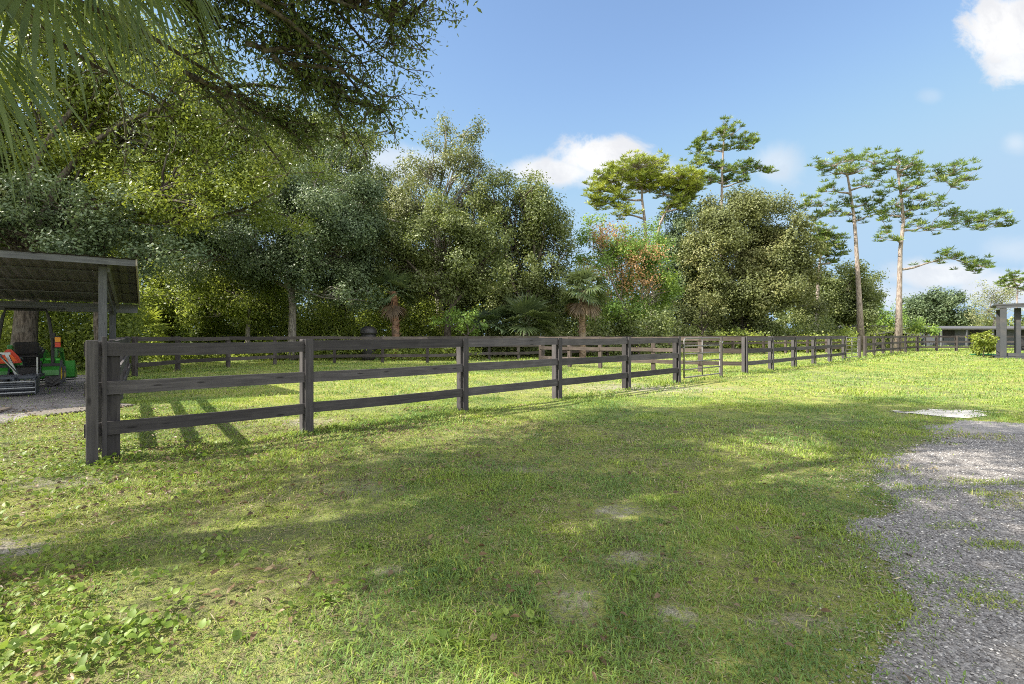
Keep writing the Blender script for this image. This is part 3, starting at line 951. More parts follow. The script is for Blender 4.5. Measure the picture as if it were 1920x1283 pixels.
# dashboard and steering wheel
MB().prism([(0.62, 0.55), (0.58, 1.02), (0.72, 1.1), (0.8, 1.0), (0.8, 0.55)], -0.2, 0.2, 'yz').build('dashboard', M['black'], trac, bevel=0.015)
sw = MB()
ring = [Vector((0.17 * math.cos(a), 0.53 + 0.17 * math.sin(a) * 0.8, 1.08 + 0.17 * math.sin(a) * 0.45)) for a in [2 * PI * k / 20 for k in range(21)]]
sw.tube(ring, 0.014, 6).tube([(0, 0.62, 1.0), (0, 0.53, 1.08)], 0.02, 6)
for a in (0.5, 2.6, 4.7):
    sw.tube([(0, 0.53, 1.075), (0.17 * math.cos(a), 0.53 + 0.136 * math.sin(a), 1.08 + 0.076 * math.sin(a))], 0.01, 5)
sw.build('steering_wheel', M['black'], trac)
for sx in (-1, 1):
    prof = []
    for k in range(9):
        a = PI * 1.02 - k * (PI * 0.86) / 8
        prof.append((0.43 * math.cos(a), 0.36 + 0.45 * math.sin(a)))
    poly = prof + [(p[0] * 0.9, 0.36 + (p[1] - 0.36) * 0.9) for p in reversed(prof)]
    fe = MB().prism(poly, sx * 0.32, sx * 0.66, 'yz').build('fender', M['green'], trac, bevel=0.008)
    MB().box((sx * 0.5, -0.36, 0.62), (0.34, 0.05, 0.08)).build('fender_trim', M['black'], fe)
    MB().prism([(-0.2, 0.45), (-0.3, 0.8), (0.3, 0.8), (0.42, 0.45)], sx * 0.27, sx * 0.32, 'yz').build('side_panel', M['green'], trac)
st = MB()
st.prism([(-0.2, 0.82), (-0.2, 0.9), (0.28, 0.93), (0.32, 0.83)], -0.24, 0.24, 'yz')
seat = st.build('seat', M['black'], trac, bevel=0.03)
MB().prism([(-0.2, 0.9), (-0.3, 1.22), (-0.22, 1.26), (-0.1, 0.92)], -0.25, 0.25, 'yz').build('backrest', M['black'], trac, bevel=0.035)
for sx in (-1, 1):
    MB().tube([(sx * 0.3, -0.16, 0.95), (sx * 0.3, 0.12, 1.02)], 0.03, 8).build('armrest', M['black'], seat)
# roll bar
rb = MB()
rb.tube([(-0.52, -0.32, 0.5), (-0.52, -0.32, 1.25), (-0.44, -0.3, 1.9), (-0.38, -0.3, 2.12), (0.38, -0.3, 2.12), (0.44, -0.3, 1.9), (0.52, -0.32, 1.25), (0.52, -0.32, 0.5)], 0.038, 8)
rb.box((-0.52, -0.32, 1.42), (0.11, 0.11, 0.16)).box((0.52, -0.32, 1.42), (0.11, 0.11, 0.16))
rb.build('roll_bar', M['black'], trac)
MB().beam((-0.62, -0.3, 2.17), (0.75, -0.3, 2.16), 0.5, 0.035).build('canopy_frame', M['black'], trac)
for sx in (-1, 1):
    lt = MB().box((sx * 0.62, -0.36, 1.24), (0.12, 0.06, 0.34)).build('tail_light', M['black'], trac, bevel=0.01)
    MB().box((sx * 0.63, -0.4, 1.31), (0.115, 0.03, 0.13)).build('amber_lens', M['amber'], lt, bevel=0.006)
    MB().box((sx * 0.63, -0.4, 1.165), (0.115, 0.03, 0.13)).build('red_lens', M['red'], lt, bevel=0.006)
# slow vehicle triangle
tri = [(-0.22, 0.78), (0.22, 0.78), (0.255, 0.84), (0.045, 1.14), (-0.045, 1.14), (-0.255, 0.84)]
tr = MB().prism([(x - 0.27, z - 0.08) for x, z in tri], -0.62, -0.6, 'xz').build('warning_triangle', M['red'], trac)
tri2 = [(-0.16, 0.83), (0.16, 0.83), (0, 1.07)]
MB().prism([(x - 0.27, z - 0.08) for x, z in tri2], -0.626, -0.621, 'xz').build('orange_centre', M['orange'], tr)
# front loader
for sx in (-1, 1):
    ld = MB()
    ld.beam((sx * 0.46, 0.62, 0.45), (sx * 0.46, 0.7, 1.15), 0.1, 0.14)
    ld.beam((sx * 0.46, 0.68, 1.1), (sx * 0.5, 1.6, 0.95), 0.08, 0.13)
    ld.beam((sx * 0.5, 1.58, 0.98), (sx * 0.5, 2.25, 0.3), 0.08, 0.12)
    ar = ld.build('loader_arm', M['green'], trac, bevel=0.01)
    MB().tube([(sx * 0.42, 0.75, 0.65), (sx * 0.44, 1.2, 0.85)], 0.035, 8).tube([(sx * 0.44, 1.2, 0.85), (sx * 0.46, 1.55, 0.98)], 0.02, 8).build('hydraulic_ram', M['bright'], ar)
bk = [(2.25, 0.62), (2.22, 0.12), (2.35, 0.06), (2.85, 0.06), (2.85, 0.09), (2.4, 0.11), (2.28, 0.2), (2.29, 0.62)]
bu = MB().prism(bk, -0.75, 0.75, 'yz')
for sx in (-0.75, 0.735):
    bu.prism([(2.25, 0.62), (2.22, 0.12), (2.35, 0.06), (2.85, 0.06), (2.6, 0.35)], sx, sx + 0.015, 'yz')
bu.build('bucket', M['green'], trac)
hi = MB()
for sx in (-0.3, 0.3):
    hi.beam((sx * 0.8, -0.1, 0.35), (sx * 1.1, -0.95, 0.4), 0.05, 0.06)
    hi.beam((sx * 0.95, -0.25, 0.75), (sx * 1.0, -0.55, 0.4), 0.03, 0.03)
hi.tube([(0, -0.25, 0.6), (0, -1.0, 0.85)], 0.025, 8)
hi.build('hitch', M['steel'], trac)

# towed grading implement with roller
imp = thing('grading_rake', 'low steel grading implement with bars and roller hitched behind the tractor', 'farm implement', TO + u * -1.0 - v * 0.15, UA)
fr = MB()
for y_ in (-0.25, -0.75, -1.2):
    fr.beam((-1.15, y_, 0.42 + 0.04 * math.sin(y_ * 5)), (0.6, y_, 0.42), 0.07, 0.07)
for x_ in (-1.15, -0.75, -0.2, 0.25, 0.6):
    fr.beam((x_, -0.2, 0.42), (x_, -1.5, 0.4), 0.05, 0.06)
fr.build('frame', M['steel'], imp, bevel=0.006)
ma = MB()
for x_ in (-0.45, 0.12):
    ma.beam((x_, -0.22, 0.42), (-0.16 + (x_ + 0.16) * 0.3, -0.2, 0.98), 0.05, 0.06)
ma.beam((-0.3, -0.22, 0.97), (0.0, -0.2, 0.97), 0.05, 0.06)
ma.beam((-0.16, -0.25, 0.94), (-0.35, -1.2, 0.48), 0.04, 0.05)
ma.beam((-0.16, -0.25, 0.9), (0.3, -1.2, 0.48), 0.03, 0.03)
ma.beam((-0.6, -0.7, 0.46), (-0.62, -0.72, 0.86), 0.03, 0.03)
ma.beam((0.55, -0.7, 0.46), (0.55, -0.72, 0.88), 0.03, 0.03)
ma.build('hitch_mast', M['bright'], imp)
for x_ in np.linspace(-1.1, 0.58, 15):
    MB().tube([(x_, -0.75, 0.42), (x_, -0.82, 0.2), (x_, -0.74, 0.03)], [0.018, 0.016, 0.01], 6).build('tine', M['steel'], imp)
for y_, z_ in ((-1.55, 0.34), (-1.62, 0.2), (-1.66, 0.1)):
    MB().tube([(-1.2, y_, z_), (0.64, y_, z_)], 0.02, 8).build('rear_bar', M['bright'], imp)
rl = MB().tube([(-1.15, -1.42, 0.17), (0.6, -1.42, 0.17)], 0.1, 14)
for k in range(10):
    an = 2 * PI * k / 10
    rl.beam((-1.12, -1.42 + math.cos(an) * 0.12, 0.17 + math.sin(an) * 0.12), (0.58, -1.42 + math.cos(an) * 0.12, 0.17 + math.sin(an) * 0.12), 0.02, 0.03)
rl.build('roller', M['steel'], imp)
for x_ in (-1.21, 0.64):
    MB().prism([(-1.15, 0.46), (-1.72, 0.38), (-1.72, 0.05), (-1.3, 0.05)], x_, x_ + 0.02, 'yz').build('side_plate', M['steel'], imp)

# ribbed sheet and plank on the ground by the yard
a, b = G(52, 782), G(172, 768)
c = (a + b) / 2
ang = math.atan2(b.y - a.y, b.x - a.x)
L = (b - a).length + 0.5
rm = MB().box((0, 0, 0.022), (L, 0.62, 0.02))
for k in range(int(L / 0.07)):
    rm.box((-L / 2 + 0.035 + k * 0.07, 0, 0.038), (0.035, 0.6, 0.014))
o = rm.build('ribbed_mat', M['mat_rub'], None, loc=c + Vector((0.12, 0.33, 0)), rot=(0, 0, ang))
tag(o, 'ribbed brownish mat lying on the yard dirt beside the end post', 'mat')
a, b = G(-60, 792), G(14, 768)
o = MB().box((0, 0, 0.03), ((b - a).length, 0.14, 0.04)).build('plank', M['plank'], None, bevel=0.005, loc=(a + b) / 2, rot=(0, 0, math.atan2(b.y - a.y, b.x - a.x)))
tag(o, 'bare timber plank lying in the yard at the left edge', 'plank')

# ================================================================ TREES
def curve(a, b, bend=0.12, k=5, sag=0.0):
    a, b = Vector(a), Vector(b)
    L = (b - a).length
    off = Vector((random.uniform(-1, 1), random.uniform(-1, 1), random.uniform(-0.3, 1))) * L * bend
    off2 = Vector((random.uniform(-1, 1), random.uniform(-1, 1), random.uniform(-1, 1))) * L * bend * 0.4
    return [a.lerp(b, j / k) + off * math.sin(PI * j / k) + off2 * math.sin(2 * PI * j / k) - Vector((0, 0, sag * math.sin(PI * j / k))) for j in range(k + 1)]


def crown_points(lumps, sub, per, cr, rng, fill=0.55, subr=(0.2, 0.42), up=0.15):
    """lumps: (centre, (rx,ry,rz)). returns leaf points, outward dirs, sub lump centres"""
    Ps, Ds, cents = [], [], []
    for c, r in lumps:
        c = np.array(c); r = np.array(r)
        vol = (r[0] * r[1] * r[2]) ** (2 / 3)
        ns = max(6, int(1.15 * sub * vol / 4.0))
        d = unit(ns, rng)
        rad = rng.uniform(fill, 1.14, ns)[:, None]
        sc = c + d * r * rad
        sc = sc[sc[:, 2] > 0.4]
        cents.append(sc)
        rm = float(np.mean(r))
        for s in sc:
            sr = rm * rng.uniform(*subr)
            m = max(4, int(per * 2.3 * (sr / 1.0) ** 2))
            dd = unit(m, rng)
            dd[:, 2] += up
            tw = s + dd * sr * rng.uniform(0.45, 1.05, m)[:, None] * np.array([1.1, 1.1, 0.8])
            nl = 16
            q = np.repeat(tw, nl, 0) + rng.normal(size=(m * nl, 3)) * cr
            Ps.append(q)
            Ds.append(np.repeat(dd, nl, 0))
    return np.concatenate(Ps), np.concatenate(Ds), np.concatenate(cents)


def tree(name, label, base, lumps_px, Z, leafm, barkm, trunk_r=0.25, leafL=0.15, leafW=0.045, sub=16, per=26, cr=0.16, depth=None,
         dead=None, seed=0, group=None, trunk_top=None, cat='tree', limbs=None, lean=0.0, fill=0.45, subr=(0.2, 0.42), world=False, dz=1.2, limb_n=26):
    rng = np.random.default_rng(seed + 100)
    random.seed(seed + 5)
    base = Vector((base[0], base[1], 0))
    root = thing(name, label, cat, base, 0, group)
    lumps = []
    for i, l in enumerate(lumps_px):
        if world:
            lumps.append((tuple(Vector(l[0]) - base), l[1]))
        else:
            cx, cy, rx, ry = l[:4]
            zz = Z + (l[4] if len(l) > 4 else random.uniform(-dz, dz))
            c = W(cx, cy, zz) - base
            k = zz / FPX
            lumps.append((tuple(c), (rx * k, (depth or 0.9) * 0.5 * (rx + ry) * k, ry * k)))
    P, D, cents = crown_points(lumps, sub, per, cr, rng, fill, subr)
    keep = P[:, 2] > 0.15
    P, D = P[keep], D[keep]
    n = len(P)
    nv = nrm(D * 0.75 + np.array([0, 0, 0.45]) + unit(n, rng) * 0.75)
    dirs = nrm(np.cross(nv, unit(n, rng)) + np.array([0, 0, -0.2]))
    side = nrm(np.cross(nv, dirs))
    L = leafL * rng.uniform(0.7, 1.3, n)
    me = leaf_mesh('crown', P, dirs, side, L, leafW * rng.uniform(0.7, 1.3, n), rng.uniform(0, 1, n))
    link('crown', me, leafm, root)
    # wood
    zmin = min(l[0][2] - l[1][2] * 0.2 for l in lumps)
    cm = np.mean([l[0] for l in lumps], axis=0)
    tt = Vector(trunk_top) - base if trunk_top is not None else Vector((cm[0] * 0.35, cm[1] * 0.35, max(1.2, zmin * 0.8)))
    mb = MB()
    tp = curve((0, 0, -0.1), tt, 0.05, 6)
    tp[0] = Vector((0, 0, -0.1))
    rr = [trunk_r * (1.35 if j == 0 else 1.0) * (1 - 0.3 * j / 6) for j in range(7)]
    mb.tube(tp, rr, 10)
    for c, r in lumps:
        c = Vector(c)
        lp = curve(tt - Vector((0, 0, 0.1)), c, 0.12, 6)
        r0 = trunk_r * 0.62 / max(1.0, len(lumps) / 3.0) ** 0.4
        mb.tube(lp, [r0 * (1 - 0.8 * j / 6) ** 1.2 + 0.012 for j in range(7)], 7)
    nb = min(limb_n * len(lumps), len(cents))
    lc = [Vector(l[0]) for l in lumps]
    for s in cents[rng.permutation(len(cents))[:nb]]:
        s = Vector(s)
        c = min(lc, key=lambda q: (q - s).length)
        a = tt.lerp(c, random.uniform(0.55, 1.0))
        mb.tube(curve(a, s, 0.14, 4), [min(0.045, trunk_r * 0.16) * (1 - 0.8 * j / 4) + 0.006 for j in range(5)], 5)
    mb.build('trunk', barkm, root, smooth=True)
    if dead:
        dl = []
        for cx, cy, rx, ry in dead:
            zz = Z - 1.6
            k = zz / FPX
            dl.append((tuple(W(cx, cy, zz) - base), (rx * k, rx * k, ry * k)))
        P, D, _ = crown_points(dl, 9, per * 0.8, cr * 1.6, rng, 0.2)
        n = len(P)
        dirs = nrm(unit(n, rng) * 0.8 + D * 0.4 + np.array([0, 0, -0.5]))
        side = nrm(np.cross(dirs, unit(n, rng)))
        link('dead_foliage', leaf_mesh('dead_foliage', P, dirs, side, leafL * 0.9 * rng.uniform(0.7, 1.3, n), leafW * 0.8 * rng.uniform(0.7, 1.3, n), rng.uniform(0, 1, n)), M['rust'], root)
    return root


# --- overhanging oak beside the camera (trunk left of the frame)
def near_oak():
    rng = np.random.default_rng(3)
    random.seed(3)
    base = Vector((-7.0, 2.0, 0))
    root = thing('oak_tree', 'overhanging near oak whose dark leafy branches fill the upper left sky', 'tree', base)
    mb = MB()
    fork = Vector((0.6, 0.35, 5.3))
    mb.tube(curve((0, 0, -0.1), fork, 0.04, 6), [0.36, 0.3, 0.27, 0.25, 0.24, 0.24, 0.23], 12)
    P_all, D_all, L_all = [], [], []
    # (end of limb in world, spray radius, visible?)
    limbs = []
    vis = [(800, 40, 7.6), (760, 130, 7.8), (720, 210, 7.6), (640, 90, 7.4), (690, 20, 7.0), (600, 230, 7.6), (560, 150, 7.2), (500, 60, 6.6), (540, 10, 6.2), (660, 280, 8.2), (470, 250, 7.6),
           (420, 150, 6.4), (470, 10, 6.6), (520, 110, 7.0), (610, 120, 7.3), (450, 190, 7.2), (390, 60, 6.5), (560, 0, 6.9), (650, 0, 7.2), (700, 70, 7.5), (560, 200, 7.6), (640, 180, 7.7), (530, 260, 8.0), (600, -60, 6.8), (750, -60, 7.2), (830, -40, 7.8), (400, -20, 6.0), (540, 330, 8.6), (330, 270, 7.6), (590, 300, 8.4), (720, 90, 7.2), (660, 170, 7.6), (300, 130, 6.6), (230, 330, 8.0), (800, 95, 7.9), (740, 250, 8.1), (690, 300, 8.3), 
           (620, 30, 7.0), (560, 70, 6.9), (680, 120, 7.3), (650, 230, 7.9), (500, 190, 7.1), (780, 0, 7.5), (700, 160, 7.9), (590, 180, 7.7), (440, 80, 6.5), (750, 180, 8.0)]
    for px, py, d in vis:
        limbs.append((W(px, py, d), 0.75, True))
    # the high part of the crown, over and beside the camera
    for _ in range(150):
        a = random.uniform(0, 2 * PI); r = math.sqrt(random.uniform(0, 1))
        x = -3.2 + 5.2 * r * math.cos(a); y = 3.6 + 4.6 * r * math.sin(a)
        top = 9.6 - 3.0 * r * r
        z = random.uniform(6.4, max(6.9, top))
        if y > 0 and (z - 1.8 - CAMH) < 0.74 * y: z = CAMH + 0.74 * y + 2.1
        limbs.append((Vector((x, y, z)), 1.15, False))
    for _ in range(30):     # thin high sprays on the left that let flecks of sun through
        x = random.uniform(-13.5, -8.2); y = random.uniform(-0.8, 4.6)
        limbs.append((Vector((x, y, random.uniform(6.5, 9.4))), 0.95, None))
    mains = [Vector((-4.2, 6.6, 6.0)), Vector((-5.6, 6.0, 5.4)), Vector((-2.8, 4.6, 7.4)), Vector((-5.2, 1.6, 7.6)), Vector((-3.0, 1.4, 7.8)), Vector((-7.4, 4.4, 7.2)), Vector((-0.9, 3.4, 7.6)), W(600, 60, 7.2), W(690, 190, 7.8), W(760, 50, 7.6), W(560, 250, 7.8)]
    for mi, q in enumerate(mains):
        rr_ = 0.16 if mi < 7 else 0.062
        mb.tube(curve(fork - Vector((0, 0, 0.15)), q - base, 0.1, 8), [rr_ * (1 - 0.75 * j / 8) for j in range(9)], 9)
    for e, sr, visb in limbs:
        q = min(mains, key=lambda p: (p - e).length)
        st_ = base + fork + (q - base - fork) * random.uniform(0.7, 1.0)
        path = curve(st_ - base, e - base, 0.17, 8)
        mb.tube(path, [(0.032 if visb else 0.05) * (1 - 0.85 * j / 8) + 0.003 for j in range(9)], 6)
        ntw = 24 if visb else (26 if visb is False else 11)
        for k in range(ntw):
            j = random.uniform(0.1, 1.02) if visb else random.uniform(0.5, 1.02)
            i = min(int(j * 8), 7)
            a = path[i].lerp(path[i + 1], j * 8 - i) if j < 1 else path[8]
            o_ = Vector(rng.normal(size=3)); o_.normalize()
            o_ = o_ * sr * random.uniform(0.3, 1.0); o_.z = o_.z * 0.7 - 0.12 * sr
            b = a + o_
            tw = curve(a, b, 0.15, 3)
            if visb or k % 4 == 0:
                mb.tube(tw, [0.009, 0.007, 0.005, 0.003], 4, cap=False)
            nl = 19 if visb else 18
            tj = rng.uniform(0.15, 1.08, nl)[:, None]
            A = np.array(a)[None]; B = np.array(b)[None]
            p = A + (B - A) * tj + rng.normal(size=(nl, 3)) * (0.06 if visb else 0.16)
            P_all.append(p); D_all.append(np.repeat(nrm(B - A), nl, 0)); L_all.append(np.full(nl, 0.075 if visb else 0.14))
    P = np.concatenate(P_all); D = np.concatenate(D_all); L = np.concatenate(L_all)
    n = len(P)
    d = nrm(unit(n, rng) * 0.9 + D * 0.6 + np.array([0, 0, -0.35]))
    s = nrm(np.cross(d, unit(n, rng)))
    L = L * rng.uniform(0.7, 1.3, n)
    link('crown', leaf_mesh('crown', P, d, s, L, L * 0.2, rng.uniform(0, 1, n)), M['oak_near'], root)
    mb.build('trunk', M['bark'], root, smooth=True)


near_oak()

# --- the woodland along the back fence
tree('broadleaf_tree', 'yellow green broad leaved tree above the tractor shed, thick trunk behind the tractor', W(38, 640, 17.6), [
    (70, 250, 150, 130), (250, 230, 150, 130), (420, 300, 130, 90), (140, 360, 170, 60), (330, 370, 130, 60), (520, 360, 90, 70), (200, 110, 160, 90), (-110, 250, 140, 150), (390, 180, 120, 90)], 18.5,
    M['lime'], M['bark'], 0.38, 0.115, 0.034, sub=11, per=42, cr=0.2, seed=1, trunk_top=W(60, 480, 17.6))
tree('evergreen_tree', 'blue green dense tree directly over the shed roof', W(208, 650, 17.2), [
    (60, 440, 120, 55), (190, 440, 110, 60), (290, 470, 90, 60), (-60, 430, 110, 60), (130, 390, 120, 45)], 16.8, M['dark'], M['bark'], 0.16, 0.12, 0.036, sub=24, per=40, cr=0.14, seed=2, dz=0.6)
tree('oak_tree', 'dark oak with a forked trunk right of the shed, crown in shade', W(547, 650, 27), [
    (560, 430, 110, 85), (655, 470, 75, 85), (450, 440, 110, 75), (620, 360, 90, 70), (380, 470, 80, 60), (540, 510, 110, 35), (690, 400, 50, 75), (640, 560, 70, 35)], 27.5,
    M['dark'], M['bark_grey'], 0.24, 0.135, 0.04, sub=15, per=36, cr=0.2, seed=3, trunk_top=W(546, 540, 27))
tree('slender_tree', 'slender young tree with pale yellow leaves between shed and forked oak', W(472, 652, 28), [
    (440, 550, 90, 55), (330, 560, 90, 50), (400, 590, 120, 30), (500, 570, 60, 40)], 28.5, M['under'], M['bark_grey'], 0.14, 0.16, 0.045, sub=14, per=20, cr=0.2, seed=4, trunk_top=W(468, 570, 28))
tree('oak_tree', 'tallest grey green oak in the middle with bare grey limbs showing', W(842, 650, 33), [
    (835, 262, 40, 34), (868, 250, 34, 26), (890, 290, 28, 30), (805, 300, 42, 34), (765, 325, 46, 34), (722, 345, 34, 26), (740, 385, 46, 30), (850, 320, 46, 36), (895, 350, 36, 40), (800, 375, 60, 40), (720, 410, 34, 34), (840, 395, 60, 40), (905, 318, 20, 24)], 33, M['oak_grey'], M['bark_grey'], 0.3, 0.16, 0.042, sub=15, per=26, cr=0.22,
    seed=5, trunk_top=W(820, 440, 33), subr=(0.26, 0.46))
tree('oak_tree', 'olive oak with a dark leaning trunk right of the red trunked palm', W(838, 652, 29.5), [
    (830, 450, 75, 75), (905, 500, 70, 55), (775, 520, 60, 45), (880, 420, 50, 60), (840, 530, 80, 35), (735, 470, 45, 80)], 29.5, M['oak'], M['bark'], 0.26, 0.16, 0.045, sub=17, per=24, cr=0.18, seed=6, trunk_top=W(848, 570, 29.5))
tree('oak_tree', 'rounded olive green oak next to the blue sky gap', W(985, 652, 33), [
    (1005, 400, 52, 72), (965, 450, 55, 80), (948, 365, 36, 46), (1058, 480, 24, 50), (985, 365, 36, 40), (1020, 480, 50, 65), (925, 365, 36, 60), (950, 550, 80, 40), (1040, 540, 40, 50)], 33, M['oak'], M['bark'], 0.26, 0.17, 0.048, sub=17, per=24, cr=0.2, seed=7)
tree('shrub', 'lush bright green shrub at the fence below the olive oaks', G(875, 676) + Vector((0, 1.2, 0)), [(850, 610, 34, 24), (890, 612, 34, 24), (870, 595, 30, 18)], 27.8, M['fern'], M['bark'], 0.05, 0.15, 0.05, sub=22, per=30, cr=0.12, seed=8, cat='shrub')
tree('autumn_tree', 'tree with rust coloured dead leaves beside lime green foliage', W(1180, 650, 35), [
    (1125, 455, 55, 42), (1215, 480, 40, 62), (1165, 500, 55, 60), (1228, 560, 34, 55), (1150, 580, 60, 45), (1240, 520, 26, 50)], 35, M['fern'], M['bark_grey'], 0.2, 0.17, 0.05, sub=16, per=22, cr=0.2, seed=9,
    dead=[(1195, 485, 40, 52), (1150, 450, 48, 26), (1125, 520, 28, 40), (1185, 535, 28, 36)])
tree('oak_tree', 'big round oak with tan tinted leaves left of the two tall pines', W(1385, 652, 43), [
    (1385, 415, 78, 58), (1335, 470, 55, 60), (1445, 480, 72, 60), (1400, 540, 85, 60), (1470, 540, 70, 55), (1495, 450, 42, 48), (1320, 560, 45, 45), (1370, 600, 60, 25)], 43, M['oak_brown'], M['bark'], 0.4, 0.21, 0.06, sub=15, per=20, cr=0.26, seed=10)
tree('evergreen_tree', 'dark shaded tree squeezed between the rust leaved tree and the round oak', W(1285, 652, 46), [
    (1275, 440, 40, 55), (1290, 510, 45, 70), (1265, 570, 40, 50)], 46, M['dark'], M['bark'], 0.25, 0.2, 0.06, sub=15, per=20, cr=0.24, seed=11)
tree('oak_tree', 'small tan leaved oak low under the left side of the round oak', W(1318, 652, 41), [
    (1315, 585, 42, 30), (1290, 605, 40, 22), (1345, 600, 36, 24)], 41, M['oak_brown'], M['bark'], 0.15, 0.18, 0.05, sub=18, per=22, cr=0.2, seed=12)
tree('broadleaf_tree', 'mid green tree behind the left tall pine trunk', W(1592, 648, 54), [
    (1580, 540, 50, 42), (1625, 545, 36, 34), (1560, 590, 50, 36), (1610, 590, 50, 34), (1530, 560, 36, 50)], 54, M['oak'], M['bark'], 0.3, 0.24, 0.07, sub=13, per=18, cr=0.28, seed=13)
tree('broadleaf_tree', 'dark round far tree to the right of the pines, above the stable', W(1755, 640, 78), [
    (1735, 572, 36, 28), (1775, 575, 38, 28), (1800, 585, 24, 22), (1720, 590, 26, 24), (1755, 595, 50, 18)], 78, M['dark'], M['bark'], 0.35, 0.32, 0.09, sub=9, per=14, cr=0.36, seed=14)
tree('feathery_tree', 'thin feathery grey green tree above the stable roof at the far right', W(1862, 640, 72), [
    (1862, 545, 30, 26), (1850, 580, 34, 26), (1885, 575, 28, 26), (1905, 545, 26, 18)], 72, M['oak_grey'], M['bark_grey'], 0.2, 0.3, 0.05, sub=6, per=9, cr=0.4, seed=15)
tree('shrub', 'light green shrub behind the fence right of the right tall pine', W(1735, 640, 52), [(1735, 615, 22, 14), (1720, 610, 18, 12), (1755, 618, 18, 10)], 52, M['fern'], M['bark'], 0.06, 0.2, 0.06, sub=14, per=18, cr=0.2, seed=16, cat='shrub')
tree('shrub', 'lime green young shrub standing in front of the far right shelter', G(1845, 671), [(1830, 646, 17, 12), (1852, 641, 22, 13), (1840, 632, 18, 9), (1864, 650, 12, 11)], 31, M['lime'], M['bark'], 0.03, 0.17, 0.05, sub=26, per=26, cr=0.1, seed=17, cat='shrub')
tree('broadleaf_tree', 'small green tree framed between the two tall pine trunks', W(1655, 640, 60), [(1655, 590, 24, 28), (1675, 600, 26, 22), (1640, 605, 24, 20)], 60, M['fern'], M['bark'], 0.15, 0.25, 0.07, sub=11, per=16, cr=0.25, seed=18)
# trees left of the picture that shade the yard and the back of the paddock
tree('oak_tree', 'oak at the left edge whose shade falls on the back of the paddock', (-23, 15.5), [
    ((-22.5, 16.5, 8.5), (4.5, 4.5, 3.4)), ((-21, 20.5, 7.5), (3.6, 4, 3.2)), ((-24, 13, 7), (3.4, 3.4, 3.0)), ((-19.5, 18.0, 6.2), (2.6, 3, 2.2))], 18, M['oak'], M['bark'], 0.32, 0.22, 0.06, sub=6, per=16, cr=0.26, seed=19, world=True)


tree('oak_tree', 'tall leafy oak high behind the forked oak, its top under the overhanging branches', W(640, 650, 36), [
    (610, 300, 90, 70), (680, 360, 60, 70), (540, 330, 90, 70), (600, 410, 110, 70), (690, 450, 60, 80)], 36, M['oak'], M['bark'], 0.3, 0.19, 0.055, sub=13, per=18, cr=0.24, seed=21)
tree('broadleaf_tree', 'yellow green tree far back left, seen between the shed roof and the forked oak', W(330, 650, 31), [
    (330, 420, 130, 90), (200, 480, 130, 70), (420, 520, 110, 60), (90, 520, 120, 70), (300, 540, 120, 60), (330, 320, 120, 70)], 31, M['lime'], M['bark'], 0.25, 0.19, 0.055, sub=12, per=16, cr=0.24, seed=22)
tree('oak_tree', 'shadowy oak filling the gap behind the red trunked palm', W(760, 650, 37), [
    (760, 450, 60, 70), (830, 520, 80, 60), (740, 560, 70, 50), (920, 520, 70, 60), (900, 430, 50, 60), (1010, 560, 70, 50)], 37, M['oak'], M['bark'], 0.3, 0.19, 0.055, sub=13, per=18, cr=0.24, seed=23)


# --- undergrowth: one continuous mass below the trees
def undergrowth(name, label, spans, m, seed, L=0.17, Wd=0.05):
    rng = np.random.default_rng(seed)
    Ps = []
    for (x0, x1, Z0, Z1, h, n) in spans:
        m_ = int(n / 14)
        u_ = rng.uniform(0, 1, m_)
        px = x0 + (x1 - x0) * u_
        zz = Z0 + (Z1 - Z0) * rng.uniform(0, 1, m_)
        X = (px - HX) * zz / FPX
        hh = h * (0.15 + 1.2 * vnoise(X, zz, 0.6, seed)) * rng.uniform(0.0, 1.0, m_) ** 0.8
        c = np.stack([X, zz, hh], 1)
        kk = vnoise(X, zz, 0.9, seed + 9) + 0.25 * vnoise(X + hh * 2, zz + hh, 1.6, seed + 3) > 0.36
        c = c[kk]; m_ = len(c)
        Ps.append(np.repeat(c, 14, 0) + rng.normal(size=(m_ * 14, 3)) * 0.2)
    P = np.concatenate(Ps)
    P = P[P[:, 2] > 0.02]
    n = len(P)
    d = nrm(unit(n, rng) + np.array([0, 0, -0.1])); s = nrm(np.cross(d, unit(n, rng)))
    o = link(name, leaf_mesh(name, P, d, s, L * rng.uniform(0.6, 1.4, n), Wd * rng.uniform(0.7, 1.3, n), rng.uniform(0, 1, n)), m)
    tag(o, label, 'undergrowth', kind='stuff')


undergrowth('undergrowth', 'yellow green thicket behind the paddock under the oaks', [(-150, 260, 18.5, 22, 4.2, 26000), (230, 760, 29.5, 33, 4.0, 46000), (560, 900, 31, 34, 3.8, 22000), (260, 900, 26.5, 29, 0.9, 12000), (-200, 300, 25, 32, 6.5, 26000)], M['under'], 41)
undergrowth('undergrowth', 'dark green scrub behind the brown fences', [(880, 1260, 31, 36, 2.6, 26000), (1240, 1560, 40, 46, 2.6, 26000), (900, 1250, 38, 42, 8.0, 26000), (380, 900, 34, 38, 8.5, 36000)], M['oak'], 42, 0.2, 0.06)
undergrowth('undergrowth', 'sunny low bushes along the second paddock', [(1340, 1600, 39, 42, 1.7, 16000), (1560, 1720, 48, 56, 2.0, 9000)], M['under'], 43, 0.2, 0.06)
undergrowth('woodland', 'far woodland strip on the horizon', [(1500, 2100, 95, 130, 5.5, 30000), (1000, 1640, 62, 80, 8, 30000), (300, 1000, 45, 55, 9, 26000), (1780, 2100, 80, 95, 4.5, 9000)], M['oak'], 44, 0.5, 0.16)


